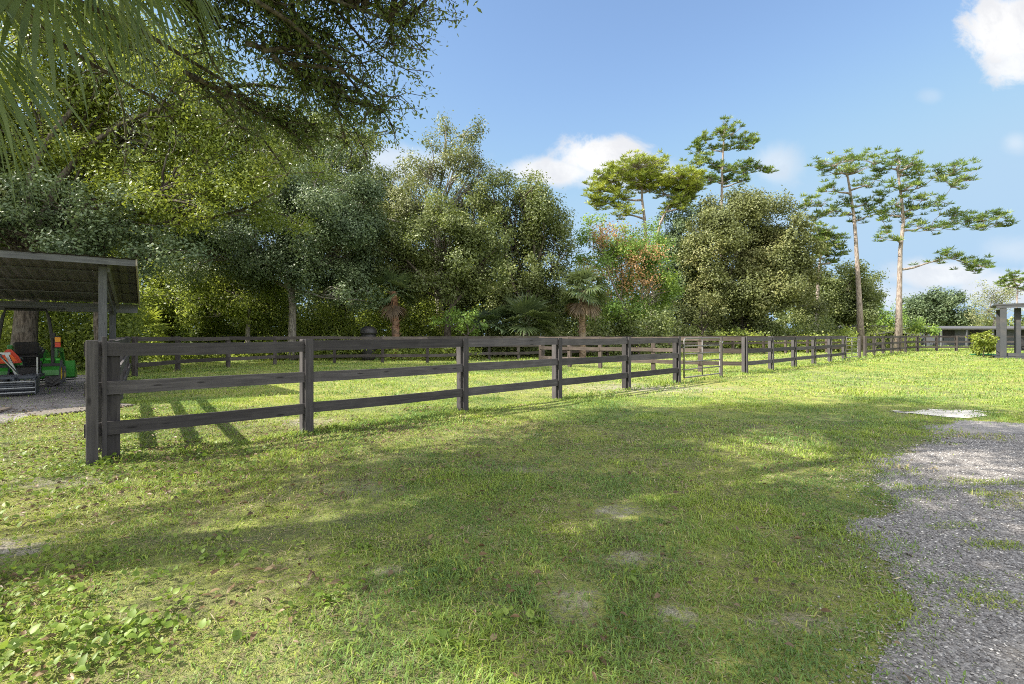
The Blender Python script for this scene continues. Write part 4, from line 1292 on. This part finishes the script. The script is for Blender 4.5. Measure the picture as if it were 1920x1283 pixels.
# --- pines
def pine(label, path_px, Z, pads, r0, m=None, base_py=None, seed=0, needles=32, dens=0.52, nl=0.43):
    rng = np.random.default_rng(seed + 900)
    random.seed(seed + 900)
    pts = [W(x, y, Z) for x, y in path_px]
    base = Vector((pts[0].x, pts[0].y, 0))
    pts = [base + Vector((0, 0, -0.1))] + [p for p in pts if p.z > 0.3]
    root = thing('pine_tree', label, 'tree', base)
    mb = MB()
    n = len(pts)
    full = sum((pts[i + 1] - pts[i]).length for i in range(n - 1))
    rad, acc = [], 0
    for i in range(n):
        if i: acc += (pts[i] - pts[i - 1]).length
        rad.append(max(0.04, r0 * (1 - 0.72 * acc / full)) * (1.25 if i == 0 else 1))
    mb.tube([p - base for p in pts], rad, 10)
    tufts = []
    tr = [pts[i].lerp(pts[i + 1], f) for i in range(n - 1) for f in (0, .1, .2, .3, .4, .5, .6, .7, .8, .9)] + [pts[-1]]
    tr = [q for q in tr if q.z > 0.35 * pts[-1].z]
    nodes = [(q, 0.12 * r0 / 0.3) for q in tr]
    def tdist(pd): return min((W(pd[0], pd[1], Z) - q).length for q in tr)
    for pad in sorted(pads, key=tdist):
        cx, cy, rx, ry = pad[:4]
        drop = pad[4] if len(pad) > 4 else 16
        dzz = random.uniform(-0.9, 0.9) * min(2.2, rx * Z / FPX)
        zz = Z + dzz
        c = W(cx, cy, zz)
        k = zz / FPX
        e = c - Vector((0, 0, ry * k * 0.5))
        def cost(nd):
            q = nd[0]
            rise = e.z - q.z
            hor = math.hypot(e.x - q.x, e.y - q.y)
            return (e - q).length + max(0.0, 0.12 * hor - rise) * 2.0 + max(0.0, rise - 0.8 * hor - 0.3) * 0.7
        a, ra = min(nodes, key=cost)
        bl = (e - a).length
        br = curve(a - base, e - base, 0.09, 6, sag=0.05 * bl)
        rads = [ra * (1 - 0.6 * j / 6) for j in range(7)]
        mb.tube(br, rads, 6)
        nodes += [(br[j] + base, max(0.032, rads[j] * 0.9)) for j in (2, 3, 4, 5, 6)]
        tilt = rng.uniform(-0.9, 0.9)
        nt = max(6, int(dens * 0.030 * rx * ry * 3.14 * (Z / 42) ** 2 * 1.2))
        for _ in range(nt):
            o_ = unit(1, rng)[0] * rng.uniform(0.1, 1.4) ** 0.8
            p = Vector((c.x + o_[0] * rx * k * 1.2, c.y + o_[1] * 0.8 * rx * k, c.z + o_[2] * ry * k * 1.15 + tilt * o_[0] * ry * k + rng.normal(0, 0.17)))
            tufts.append(p - base)
            if rng.uniform() < 0.8:
                mb.tube(curve(br[5].lerp(br[6], rng.uniform(0, 1)), p - base, 0.1, 3), [0.026, 0.022, 0.018, 0.012], 4, cap=False)
    for q, _r in nodes[len(tr):]:
        if rng.uniform() < 0.3:
            tufts.append(q - base + Vector((rng.normal(0, 0.3), rng.normal(0, 0.3), abs(rng.normal(0.15, 0.2)))))
    T = np.array([tuple(t) for t in tufts])
    nn = needles
    P = np.repeat(T, nn, 0)
    N = len(P)
    d = unit(N, rng); d[:, 2] = np.abs(d[:, 2]) * 0.7 + d[:, 2] * 0.3 + 0.15
    d = nrm(d)
    s = nrm(np.cross(d, unit(N, rng)))
    L = nl * rng.uniform(0.6, 1.2, N)
    link('crown', leaf_mesh('crown', P + d * 0.03, d, s, L, 0.026 * (Z / 42) * rng.uniform(0.7, 1.3, N), rng.uniform(0, 1, N)), m or M['needle'], root)
    mb.build('trunk', M['bark_pine'], root, smooth=True)


pine('left one of the two tall bare trunked pines, flat layered crown', [(1615, 655), (1611, 560), (1604, 440), (1601, 405), (1594, 360), (1590, 335), (1584, 312)], 43, [
    (1600, 297, 42, 9), (1565, 306, 30, 9), (1538, 315, 18, 6), (1640, 302, 22, 9), (1650, 320, 14, 7), (1610, 318, 30, 8), (1575, 322, 24, 6), (1562, 352, 16, 6), (1548, 358, 10, 4), (1625, 345, 22, 7), (1640, 332, 14, 6),
    (1520, 374, 18, 6), (1508, 388, 14, 6), (1540, 382, 22, 6), (1560, 392, 24, 7), (1588, 380, 16, 8), (1545, 402, 26, 5), (1600, 398, 18, 7), (1625, 378, 22, 8), (1650, 380, 14, 9), (1655, 395, 14, 6), (1635, 392, 20, 6), (1530, 410, 12, 4), (1598, 414, 14, 5), (1648, 364, 12, 5)], 0.27, seed=1)
pine('right one of the two tall bare trunked pines, long branches reaching right', [(1684, 655), (1686, 560), (1688, 470), (1694, 418), (1691, 379), (1687, 348), (1682, 315)], 42, [
    (1684, 300, 26, 9), (1705, 308, 24, 9), (1724, 322, 14, 9), (1668, 312, 12, 7), (1690, 325, 22, 8), (1722, 312, 16, 7), (1790, 318, 30, 12), (1808, 330, 18, 12), (1768, 330, 18, 9), (1785, 345, 26, 7), (1760, 320, 10, 5), (1700, 350, 24, 8), (1722, 350, 14, 8), (1670, 345, 12, 6),
    (1730, 372, 20, 7), (1710, 390, 24, 7), (1740, 385, 14, 6), (1680, 380, 14, 7), (1765, 372, 18, 5), (1700, 405, 22, 7), (1668, 402, 18, 7), (1655, 412, 12, 5),
    (1745, 428, 30, 7), (1772, 424, 22, 8), (1728, 424, 16, 6), (1790, 402, 26, 7), (1765, 400, 20, 6), (1815, 412, 20, 7), (1845, 410, 24, 9), (1870, 418, 20, 8), (1888, 420, 12, 6), (1838, 424, 20, 6), (1860, 405, 14, 6), (1875, 405, 12, 5),
    (1664, 434, 13, 8), (1652, 444, 10, 6), (1678, 448, 10, 5), (1772, 476, 16, 6), (1790, 482, 16, 8), (1812, 492, 20, 7), (1838, 496, 20, 6), (1826, 508, 12, 6), (1755, 488, 12, 4), (1848, 492, 10, 5)], 0.27, seed=2)
pine('tall upright pine rising behind the round oak, highest crown of all', [(1350, 640), (1352, 500), (1353, 400), (1354, 330), (1356, 280), (1358, 245)], 52, [
    (1362, 238, 18, 9), (1352, 250, 14, 8), (1376, 248, 12, 7), (1322, 258, 14, 8), (1310, 270, 12, 6), (1312, 284, 16, 7), (1335, 280, 12, 6), (1400, 258, 18, 9), (1416, 266, 10, 8), (1388, 276, 18, 7), (1362, 275, 14, 6), (1306, 306, 14, 7), (1325, 300, 12, 6),
    (1345, 312, 22, 8), (1375, 316, 22, 9), (1408, 304, 14, 7), (1425, 314, 14, 6), (1440, 320, 10, 7), (1395, 322, 14, 6), (1330, 335, 20, 7), (1360, 338, 24, 8), (1310, 330, 14, 5), (1390, 338, 14, 6)], 0.26, seed=3, dens=0.85)
pine('yellow green umbrella shaped pine left of the round oak', [(1213, 640), (1212, 470), (1209, 415), (1204, 375), (1203, 340)], 46, [
    (1195, 308, 42, 10), (1165, 320, 34, 12), (1140, 335, 26, 12), (1122, 352, 18, 12), (1112, 372, 13, 11), (1225, 318, 26, 12), (1235, 335, 20, 10), (1180, 335, 30, 12), (1150, 355, 26, 9), (1210, 335, 26, 10), (1195, 350, 22, 8), (1160, 385, 22, 7), (1135, 378, 18, 7), (1178, 400, 20, 7), (1165, 368, 20, 7), (1215, 355, 18, 8), (1228, 305, 20, 8), (1120, 385, 12, 6)], 0.3, M['needle_lime'], seed=4, dens=1.25)
pine('leaning yellow green pine touching the umbrella shaped pine', [(1222, 640), (1228, 460), (1238, 420), (1250, 392), (1268, 365)], 45, [
    (1278, 328, 26, 10), (1255, 340, 22, 10), (1295, 340, 20, 12), (1270, 350, 28, 12), (1245, 360, 20, 9), (1292, 362, 22, 12), (1275, 372, 24, 10), (1300, 350, 14, 12), (1260, 385, 18, 8), (1285, 388, 18, 9), (1240, 345, 14, 8), (1305, 328, 14, 8)], 0.28, M['needle_lime'], seed=5, dens=1.25)
pine('pine half hidden at the right shoulder of the round oak', [(1530, 640), (1534, 520), (1540, 470), (1545, 440)], 50, [
    (1535, 432, 22, 9), (1555, 442, 22, 9), (1572, 458, 16, 9), (1548, 458, 24, 9), (1530, 450, 16, 9), (1578, 476, 12, 7), (1552, 478, 20, 7), (1560, 490, 14, 4), (1535, 475, 16, 8)], 0.25, seed=6, dens=0.8)
pine('small far pine with flat crown at the right edge above the shelter', [(1905, 640), (1906, 580), (1908, 535)], 66, [
    (1900, 520, 16, 6), (1918, 525, 16, 7), (1890, 535, 12, 5), (1925, 540, 16, 6), (1880, 528, 10, 4)], 0.2, seed=7, dens=0.7)


# --- palms
def fan(verts, faces, rnd, hub, dirv, size, nseg, rng, droop=0.5, width=0.03, spread=2.4, segs=4, tone=None):
    """one fan frond: drooping segments radiating from the hub"""
    dirv = np.array(dirv, float); dirv /= np.linalg.norm(dirv)
    side = np.cross(dirv, [0, 0, 1.0])
    side = side / max(np.linalg.norm(side), 1e-6)
    upv = np.cross(side, dirv)
    roll = rng.uniform(-0.5, 0.5)
    side, upv = side * math.cos(roll) + upv * math.sin(roll), upv * math.cos(roll) - side * math.sin(roll)
    for k in range(nseg):
        a = (k / (nseg - 1) - 0.5) * spread + rng.normal(0, 0.03)
        d = dirv * math.cos(a) + side * math.sin(a) + upv * 0.12 * abs(math.sin(a))
        L = size * (0.72 + 0.28 * math.cos(a)) * rng.uniform(0.85, 1.1)
        s = np.cross(d, upv); s = s / max(np.linalg.norm(s), 1e-6)
        p = np.array(hub, float)
        b0 = len(verts)
        dd = d.copy()
        dr = droop * rng.uniform(0.6, 1.4)
        for j in range(segs + 1):
            f = j / segs
            w = width * (0.25 + 1.5 * f if f < 0.45 else 0.95 * (1 - f) / 0.55 + 0.02)
            verts.append(p - s * w); verts.append(p + s * w)
            dd = dd + np.array([0, 0, -1.0]) * dr * (f ** 1.2) * 1.6 / segs * 2
            dd = dd / np.linalg.norm(dd)
            p = p + dd * L / segs
        tn = rng.uniform(0, 1) if tone is None else tone + rng.uniform(-0.2, 0.2)
        for j in range(segs):
            i = b0 + 2 * j
            faces.append((i, i + 1, i + 3, i + 2)); rnd.append(tn)


def fan_palm(label, base, crown_c, n_fronds, size, trunk_r, seed, barkm, dead_n=0, name='palm_tree', m=None, width=0.05, nseg=20, low=-0.5, cat='palm', droop=0.5):
    rng = np.random.default_rng(seed); random.seed(seed)
    base = Vector((base[0], base[1], 0))
    root = thing(name, label, cat, base)
    cc = Vector(crown_c) - base
    if trunk_r:
        tb = MB()
        pth = curve((0, 0, -0.1), cc, 0.03, 12)
        tb.tube(pth, [trunk_r * (1 + 0.12 * (j % 2)) for j in range(13)], 10)
        for j in range(26):   # old frond bases
            f = 0.35 + 0.65 * j / 26
            i = min(int(f * 12), 11)
            q = pth[i].lerp(pth[i + 1], f * 12 - i)
            a = j * 2.4
            tb.beam(q + Vector((math.cos(a), math.sin(a), -0.3)) * trunk_r * 0.8, q + Vector((math.cos(a) * 1.7, math.sin(a) * 1.7, 0.9)) * trunk_r, 0.08, 0.03)
        tb.build('trunk', barkm, root)
    for dead in (False, True):
        V, Fc, R = [], [], []
        st_ = MB()
        cnt = dead_n if dead else n_fronds
        if not cnt: continue
        for k in range(cnt):
            az = k * 2.399 + rng.uniform(-0.2, 0.2)
            el = rng.uniform(-1.2, -0.7) if dead else low + (1.35 - low) * ((k + 0.5) / cnt)
            d = Vector((math.cos(az) * math.cos(el), math.sin(az) * math.cos(el), math.sin(el)))
            hub = cc + d * size * 0.75 + Vector((0, 0, -0.1 * size))
            st_.tube(curve(cc, hub, 0.06, 4), [0.03, 0.026, 0.02, 0.018, 0.014], 5)
            fan(V, Fc, R, tuple(hub), (d.x, d.y, d.z - 0.3), size, nseg, rng, droop, width, 2.6)
        nm = 'dead_fronds' if dead else 'fronds'
        fr_ = link(nm, np_mesh(nm, np.array(V), np.full(len(Fc), 4), np.array(Fc).ravel(), R), (M['palm_dead'] if dead else (m or M['palm_mid'])), root)
        st_.build('leaf_stalks', M['palm_dead'] if dead else (m or M['palm_mid']), fr_)
    return root


fan_palm('cabbage palm with a rounded fan crown in front of the rust leaved tree', W(1092, 652, 30), W(1095, 545, 30), 26, 1.15, 0.2, 51, M['bark_palm'], dead_n=8, width=0.055, droop=0.85)
fan_palm('palm with a rough reddish trunk left of the leaning olive oak', W(740, 655, 28), W(737, 548, 28), 18, 1.05, 0.2, 52, M['bark_red'], dead_n=5, m=M['dark'], width=0.05)
fan_palm('broad clump of large palm fronds growing low left of the cabbage palm', W(985, 652, 30), W(985, 612, 30), 20, 1.5, 0.0, 53, M['bark_palm'], name='fan_palm_clump', low=-0.1, width=0.08)
fan_palm('low drooping fan palm clump close to the green shrub at the back fence', W(925, 652, 30), W(930, 615, 30), 14, 1.25, 0.0, 54, M['bark_palm'], name='fan_palm_clump', low=-0.1, width=0.07, m=M['dark'])
fan_palm('yellowing stunted palm beside the rear shed post', W(262, 655, 24), W(262, 622, 24), 10, 0.9, 0.0, 55, M['bark_palm'], name='fan_palm_clump', low=0.0, width=0.06, m=M['lime'])


def near_palm():
    rng = np.random.default_rng(77); random.seed(77)
    base = Vector((-4.6, 2.62, 0))
    root = thing('palm_tree', 'near cabbage palm hanging long drooping fronds into the top left corner', 'palm', base)
    cc = Vector((0.2, 0.2, 4.35))
    tb = MB()
    pth = curve((0, 0, -0.1), cc, 0.02, 14)
    tb.tube(pth, [0.24] + [0.2 + 0.012 * (j % 2) for j in range(14)], 14)
    tb.build('trunk', M['bark_palm'], root)
    V, Fc, R = [], [], []
    st_ = MB()
    hubs = [(345, -60, 4.3, (0.45, 0.15)), (265, -75, 4.0, (0.35, 0.0)), (170, -50, 3.7, (0.3, 0.1)), (75, -60, 3.4, (0.1, 0.0)), (10, 20, 3.2, (0.2, 0.2)), (-40, 130, 3.3, (0.25, 0.1)), (225, -30, 4.6, (0.3, 0.3)),
            (400, -170, 4.4, (0.4, 0.2)), (110, -150, 3.5, (0.3, 0.0)), (-60, 40, 3.0, (0.2, 0.0))]
    for px, py, d, (dx, dy) in hubs:
        h = W(px, py, d) - base
        st_.tube(curve(cc, h, 0.08, 6), [0.02, 0.018, 0.016, 0.014, 0.012, 0.01, 0.009], 6)
        fan(V, Fc, R, tuple(h), (dx, dy, -0.8), 1.0, 15, rng, 1.0, 0.021, 2.0, 9)
    # the rest of the crown outside the frame
    for k in range(16):
        az = PI * 0.55 + k * (1.6 * PI) / 16 + rng.uniform(-0.15, 0.15)
        el = rng.uniform(-0.2, 1.1)
        d = Vector((math.cos(az) * math.cos(el), math.sin(az) * math.cos(el), math.sin(el)))
        if d.x > 0.2 and d.y > -0.2: continue
        h = cc + d * 1.2
        st_.tube(curve(cc, h, 0.05, 4), [0.02, 0.018, 0.016, 0.014, 0.01], 6)
        fan(V, Fc, R, tuple(h), (d.x, d.y, d.z - 0.3), 0.9, 30, rng, 0.6, 0.02, 2.5, 6)
    fr_ = link('fronds', np_mesh('fronds', np.array(V), np.full(len(Fc), 4), np.array(Fc).ravel(), R), M['palm'], root)
    st_.build('leaf_stalks', M['palm'], fr_, smooth=True)


near_palm()

# strap leaved plant at the lower left edge
def strap_plant():
    rng = np.random.default_rng(5)
    root = thing('strap_leaf_plant', 'plant with thick pale green strap leaves at the lower left edge', 'plant', G(-45, 1190))
    for k in range(7):
        V, Fc, R = [], [], []
        az = -0.9 + k * 0.42
        L = rng.uniform(0.16, 0.24)
        d = np.array([math.cos(az), math.sin(az), 0.9]); d /= np.linalg.norm(d)
        s = np.array([-math.sin(az), math.cos(az), 0])
        p = np.zeros(3)
        for j in range(8):
            f = j / 7
            w = 0.028 * math.sin(PI * (0.22 + 0.77 * f)) + 0.001
            up_ = np.cross(d, s)
            V += [p - s * w + up_ * w * 0.4, p, p + s * w + up_ * w * 0.4]
            d = d + np.array([0, 0, -0.26]); d /= np.linalg.norm(d)
            p = p + d * L / 7
        for j in range(7):
            i = 3 * j
            Fc += [(i, i + 1, i + 4, i + 3), (i + 1, i + 2, i + 5, i + 4)]; R += [0.85, 0.85]
        link('leaf', np_mesh('leaf', np.array(V), np.full(len(Fc), 4), np.array(Fc).ravel(), R, True), M['weed'], root)


strap_plant()

# ================================================================ FAR BUILDINGS
# open shelter at the right edge
sh = thing('open_shelter', 'grey timber shelter at the right edge behind the lime shrub', 'shelter', G(1872, 672), -0.74)
p0 = G(1872, 672)
def shl(px, py, d): return W(px, py, d) - p0
k = p0.y / FPX
Hs = 3.25
MB().box((2.6, 1.6, Hs + 0.03), (5.6, 3.9, 0.09)).build('roof', M['shelter'], sh)
MB().box((2.6, -0.3, Hs - 0.1), (5.4, 0.05, 0.16)).build('fascia', M['shelter'], sh)
MB().box((2.6, 1.5, 0.05), (5.5, 3.7, 0.1)).build('floor', M['shelter'], sh)
for (x, y) in ((0.2, -0.15), (0.85, 0.5), (2.6, -0.15), (5.0, -0.15), (0.2, 3.1), (2.6, 3.1), (5.0, 3.1)):
    MB().box((0, 0, 0), (Hs - 0.28, 0.28, 0.28)).build('post', M['shelter'], sh, bevel=0.01, loc=(x, y, 0.1 + (Hs - 0.28) / 2), rot=(0, -PI / 2, 0))
MB().box((2.6, -0.16, 0.24), (5.0, 0.05, 0.2)).build('kick_board', M['shelter'], sh)
ch = thing('deck_chair', 'dark low chair standing inside the grey timber shelter', 'chair', p0 + Vector((2.1, 0.3, 0.1)), -0.3)
MB().box((0, 0, 0.4), (0.6, 0.55, 0.07)).build('seat', M['black'], ch, bevel=0.01)
MB().box((0, 0.3, 0.75), (0.6, 0.06, 0.75), rx=-0.25).build('backrest', M['black'], ch, bevel=0.01)
for sx in (-0.27, 0.27):
    for sy in (-0.24, 0.24):
        MB().box((sx, sy, 0.18), (0.06, 0.06, 0.36)).build('leg', M['black'], ch)
    MB().box((sx, 0, 0.62), (0.08, 0.55, 0.04)).build('armrest', M['black'], ch)
hs = MB()
pt = []
for i in range(60):
    a = i * 0.42
    r = 0.45 + 0.006 * i
    pt.append(G(1852, 667.5) + Vector((math.cos(a) * r * 1.5, math.sin(a) * r * 0.8, 0.04 + 0.0012 * i)))
o = hs.tube([q - pt[0] for q in pt], 0.025, 6).build('garden_hose', M['hose'], None, smooth=True, loc=pt[0])
tag(o, 'coiled green garden hose on the grass beside the lime shrub', 'hose')

# long low stable
q = W(1760, 640, 62); q.z = 0
stb = thing('stable', 'long low blue grey stable with a pale flat roof behind the far right fence', 'stable', q)
Ls = 16.0
MB().box((Ls / 2, 2.5, 1.05), (Ls, 4.5, 2.1)).build('wall', M['wall'], stb)
MB().beam((-0.9, -0.4, 2.2), (Ls + 0.5, -0.4, 2.2), 1.6, 0.14).build('front_eave', M['roofpale'], stb)
MB().prism([(0.42, 2.14), (0.42, 2.28), (2.5, 2.62), (5.2, 2.2), (5.2, 2.1), (2.5, 2.52)], -0.9, Ls + 0.5, 'yz').build('roof', M['roofpale'], stb)
for x in (0.8, 4.3, 7.6, 11.0, 14.2):
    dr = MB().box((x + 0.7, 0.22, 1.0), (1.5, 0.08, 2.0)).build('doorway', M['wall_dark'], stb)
    MB().box((x + 0.7, 0.15, 0.55), (1.5, 0.06, 1.0)).build('half_door', M['wall'], dr)
for x in (-0.6, 2.6, 5.9, 9.2, 12.5, 15.8):
    MB().box((x, -1.05, 1.06), (0.14, 0.14, 2.12)).build('post', M['shedwood'], stb)
# small open barn roofs in the middle distance
q = W(1582, 640, 56); q.z = 0
pb = thing('pole_barn', 'small dark open barn roof on posts behind the left pine trunk', 'barn', q)
MB().prism([(0, 2.15), (0, 2.28), (2.2, 2.65), (5.2, 2.45), (5.2, 2.32), (2.2, 2.5)], 0.0, 3.6, 'xz').build('roof', M['tin'], pb)
for x in (0.35, 1.8, 3.4, 4.9):
    for y in (0.3, 3.2):
        MB().box((x, y, 1.16), (0.13, 0.13, 2.34)).build('post', M['shedwood'], pb)
MB().box((2.6, 3.1, 0.7), (4.8, 0.06, 1.0)).build('back_boards', M['fence_far'], pb)
q = W(1640, 640, 50); q.z = 0
pb = thing('low_shed', 'very low dark shed roof right behind the right pine trunk', 'shed', q)
MB().prism([(0, 1.45), (0, 1.53), (1.9, 1.78), (4.2, 1.5), (4.2, 1.42), (1.9, 1.68)], 0.0, 2.6, 'xz').build('roof', M['tin'], pb)
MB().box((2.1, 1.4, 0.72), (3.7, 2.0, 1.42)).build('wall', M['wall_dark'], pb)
for x in (0.2, 4.0):
    MB().box((x, 0.15, 0.72), (0.12, 0.12, 1.42)).build('post', M['shedwood'], pb)

# dome lidded black bin beyond the back fence
q = W(691, 640, 27.2); q.z = 0
bn = thing('domed_bin', 'black dome lidded bin beyond the back fence left of the red trunked palm', 'bin', q)
MB().lathe([(0.34, 0.0), (0.38, 0.1), (0.4, 1.45), (0.36, 1.5)], 24, (0, 0, 0), (0, 0, 1)).build('body', M['black'], bn, smooth=True)
MB().lathe([(0.47, 1.49), (0.48, 1.56), (0.44, 1.72), (0.32, 1.86), (0.15, 1.93), (0.02, 1.94)], 24, (0, 0, 0), (0, 0, 1)).build('lid', M['black'], bn, smooth=True)

# ================================================================ SKY, SUN, CAMERA
world = bpy.data.worlds.new('World')
bpy.context.scene.world = world
world.use_nodes = True
t = NT(world.node_tree)
elev = math.atan2(1.0, math.hypot(SUNV.x, SUNV.y))
az = math.atan2(-SUNV.x, -SUNV.y)
sky = t.new('ShaderNodeTexSky', sky_type='NISHITA', sun_disc=False, sun_elevation=elev, sun_rotation=az % (2 * PI), air_density=1.0, dust_density=0.25, ozone_density=1.6, altitude=0)
SKYS = 0.10
tcd = t.new('ShaderNodeTexCoord').outputs['Generated']
sp = t.new('ShaderNodeSeparateXYZ', {0: tcd})
yy = t.math('MAXIMUM', sp.outputs[1], 0.05)
cu = t.math('DIVIDE', sp.outputs[0], yy)
cv = t.math('DIVIDE', sp.outputs[2], yy)
cvec = t.new('ShaderNodeCombineXYZ', {0: cu, 1: cv, 2: 0.0})
nz = t.noise(cvec, 9.0, 9, 0.66, 0.35)
nz2 = t.noise(cvec, 2.2, 4, 0.6)
mask = None


def cloud(px, py, rx, ry, k, soft=0.9, amp=1.9):
    u0, v0 = (px - HX) / FPX, (HY - py) / FPX
    d = t.vmath('LENGTH', t.vmath('MULTIPLY', t.vmath('SUBTRACT', cvec, (u0, v0, 0)), (FPX / rx, FPX / ry, 0)))
    d = t.math('ADD', d, t.math('MULTIPLY', t.math('SUBTRACT', nz, 0.5), amp))
    return t.math('MULTIPLY', t.math('SUBTRACT', 1.0, t.smooth(d, 1.0 - soft * 0.65, 1.0 + soft * 0.3)), k)


for c in [(1120, 296, 85, 42, 1.0, 0.6), (1040, 322, 110, 28, 0.95, 0.8), (1150, 325, 120, 34, 0.8, 0.9), (1455, 308, 46, 40, 0.5, 1.2), (1890, 60, 88, 70, 1.0, 0.5), (1900, 110, 60, 55, 0.9, 0.5), (1905, 268, 30, 22, 0.35, 1.2), (1745, 180, 24, 14, 0.2, 1.2),
          (740, 310, 150, 40, 0.6, 1.0), (1770, 515, 110, 30, 0.8, 0.9), (1880, 540, 120, 40, 0.7, 0.9), (1640, 560, 200, 34, 0.55, 1.2), (1905, 470, 80, 30, 0.3, 1.2)]:
    v_ = cloud(*c)
    mask = v_ if mask is None else t.math('MAXIMUM', mask, v_)
front = t.smooth(sp.outputs[1], 0.05, 0.3)
mask = t.math('MULTIPLY', mask, front)
shade = t.mix(t.smooth(nz, 0.35, 0.65), (3.1, 3.15, 3.28), (3.8, 3.8, 3.8))
# bright unseen clouds added overhead and behind the camera for more fill light
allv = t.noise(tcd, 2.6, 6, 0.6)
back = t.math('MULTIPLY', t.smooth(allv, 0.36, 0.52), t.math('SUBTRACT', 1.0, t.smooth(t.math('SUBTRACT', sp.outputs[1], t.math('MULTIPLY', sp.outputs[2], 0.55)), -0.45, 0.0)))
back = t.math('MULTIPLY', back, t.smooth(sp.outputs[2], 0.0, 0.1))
ss = t.new('ShaderNodeSeparateXYZ', {0: sky.outputs[0]})
soft = t.new('ShaderNodeCombineXYZ', {i: t.math('SMOOTH_MIN', ss.outputs[i], lim, dist_) for i, (lim, dist_) in enumerate(((1.75, 1.1), (2.5, 1.2), (3.3, 1.0)))}).outputs[0]
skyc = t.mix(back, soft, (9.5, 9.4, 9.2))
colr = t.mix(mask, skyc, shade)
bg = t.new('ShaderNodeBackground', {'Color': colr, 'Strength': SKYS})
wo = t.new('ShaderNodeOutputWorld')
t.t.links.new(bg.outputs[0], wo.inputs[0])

sl_ = bpy.data.lights.new('sun', 'SUN')
sl_.energy = 4.3
sl_.angle = math.radians(0.53)
sl_.color = (1.0, 0.93, 0.8)
so = bpy.data.objects.new('sun', sl_)
C.objects.link(so)
so.rotation_euler = SUNV.to_track_quat('-Z', 'Y').to_euler()
so.location = (-30, -10, 40)

cam = bpy.data.cameras.new('camera')
cam.sensor_fit = 'HORIZONTAL'
cam.sensor_width = 36.0
cam.lens = 36.0 * FPX / 1920.0
cam.shift_y = (HY - 641.5) / 1920.0
cam.clip_start = 0.05
cam.clip_end = 3000
co = bpy.data.objects.new('camera', cam)
C.objects.link(co)
co.location = (0, 0, CAMH)
co.rotation_euler = (PI / 2, 0, 0)
sc = bpy.context.scene
sc.camera = co
sc.view_settings.view_transform = 'Standard'
sc.view_settings.look = 'None'
sc.view_settings.gamma = 1.0
sc.view_settings.exposure = 1.47
cy = sc.cycles
cy.filter_width = 1.0
cy.use_denoising = False
cy.max_bounces = 7
cy.diffuse_bounces = 4
cy.glossy_bounces = 2
cy.transmission_bounces = 4
cy.transparent_max_bounces = 8
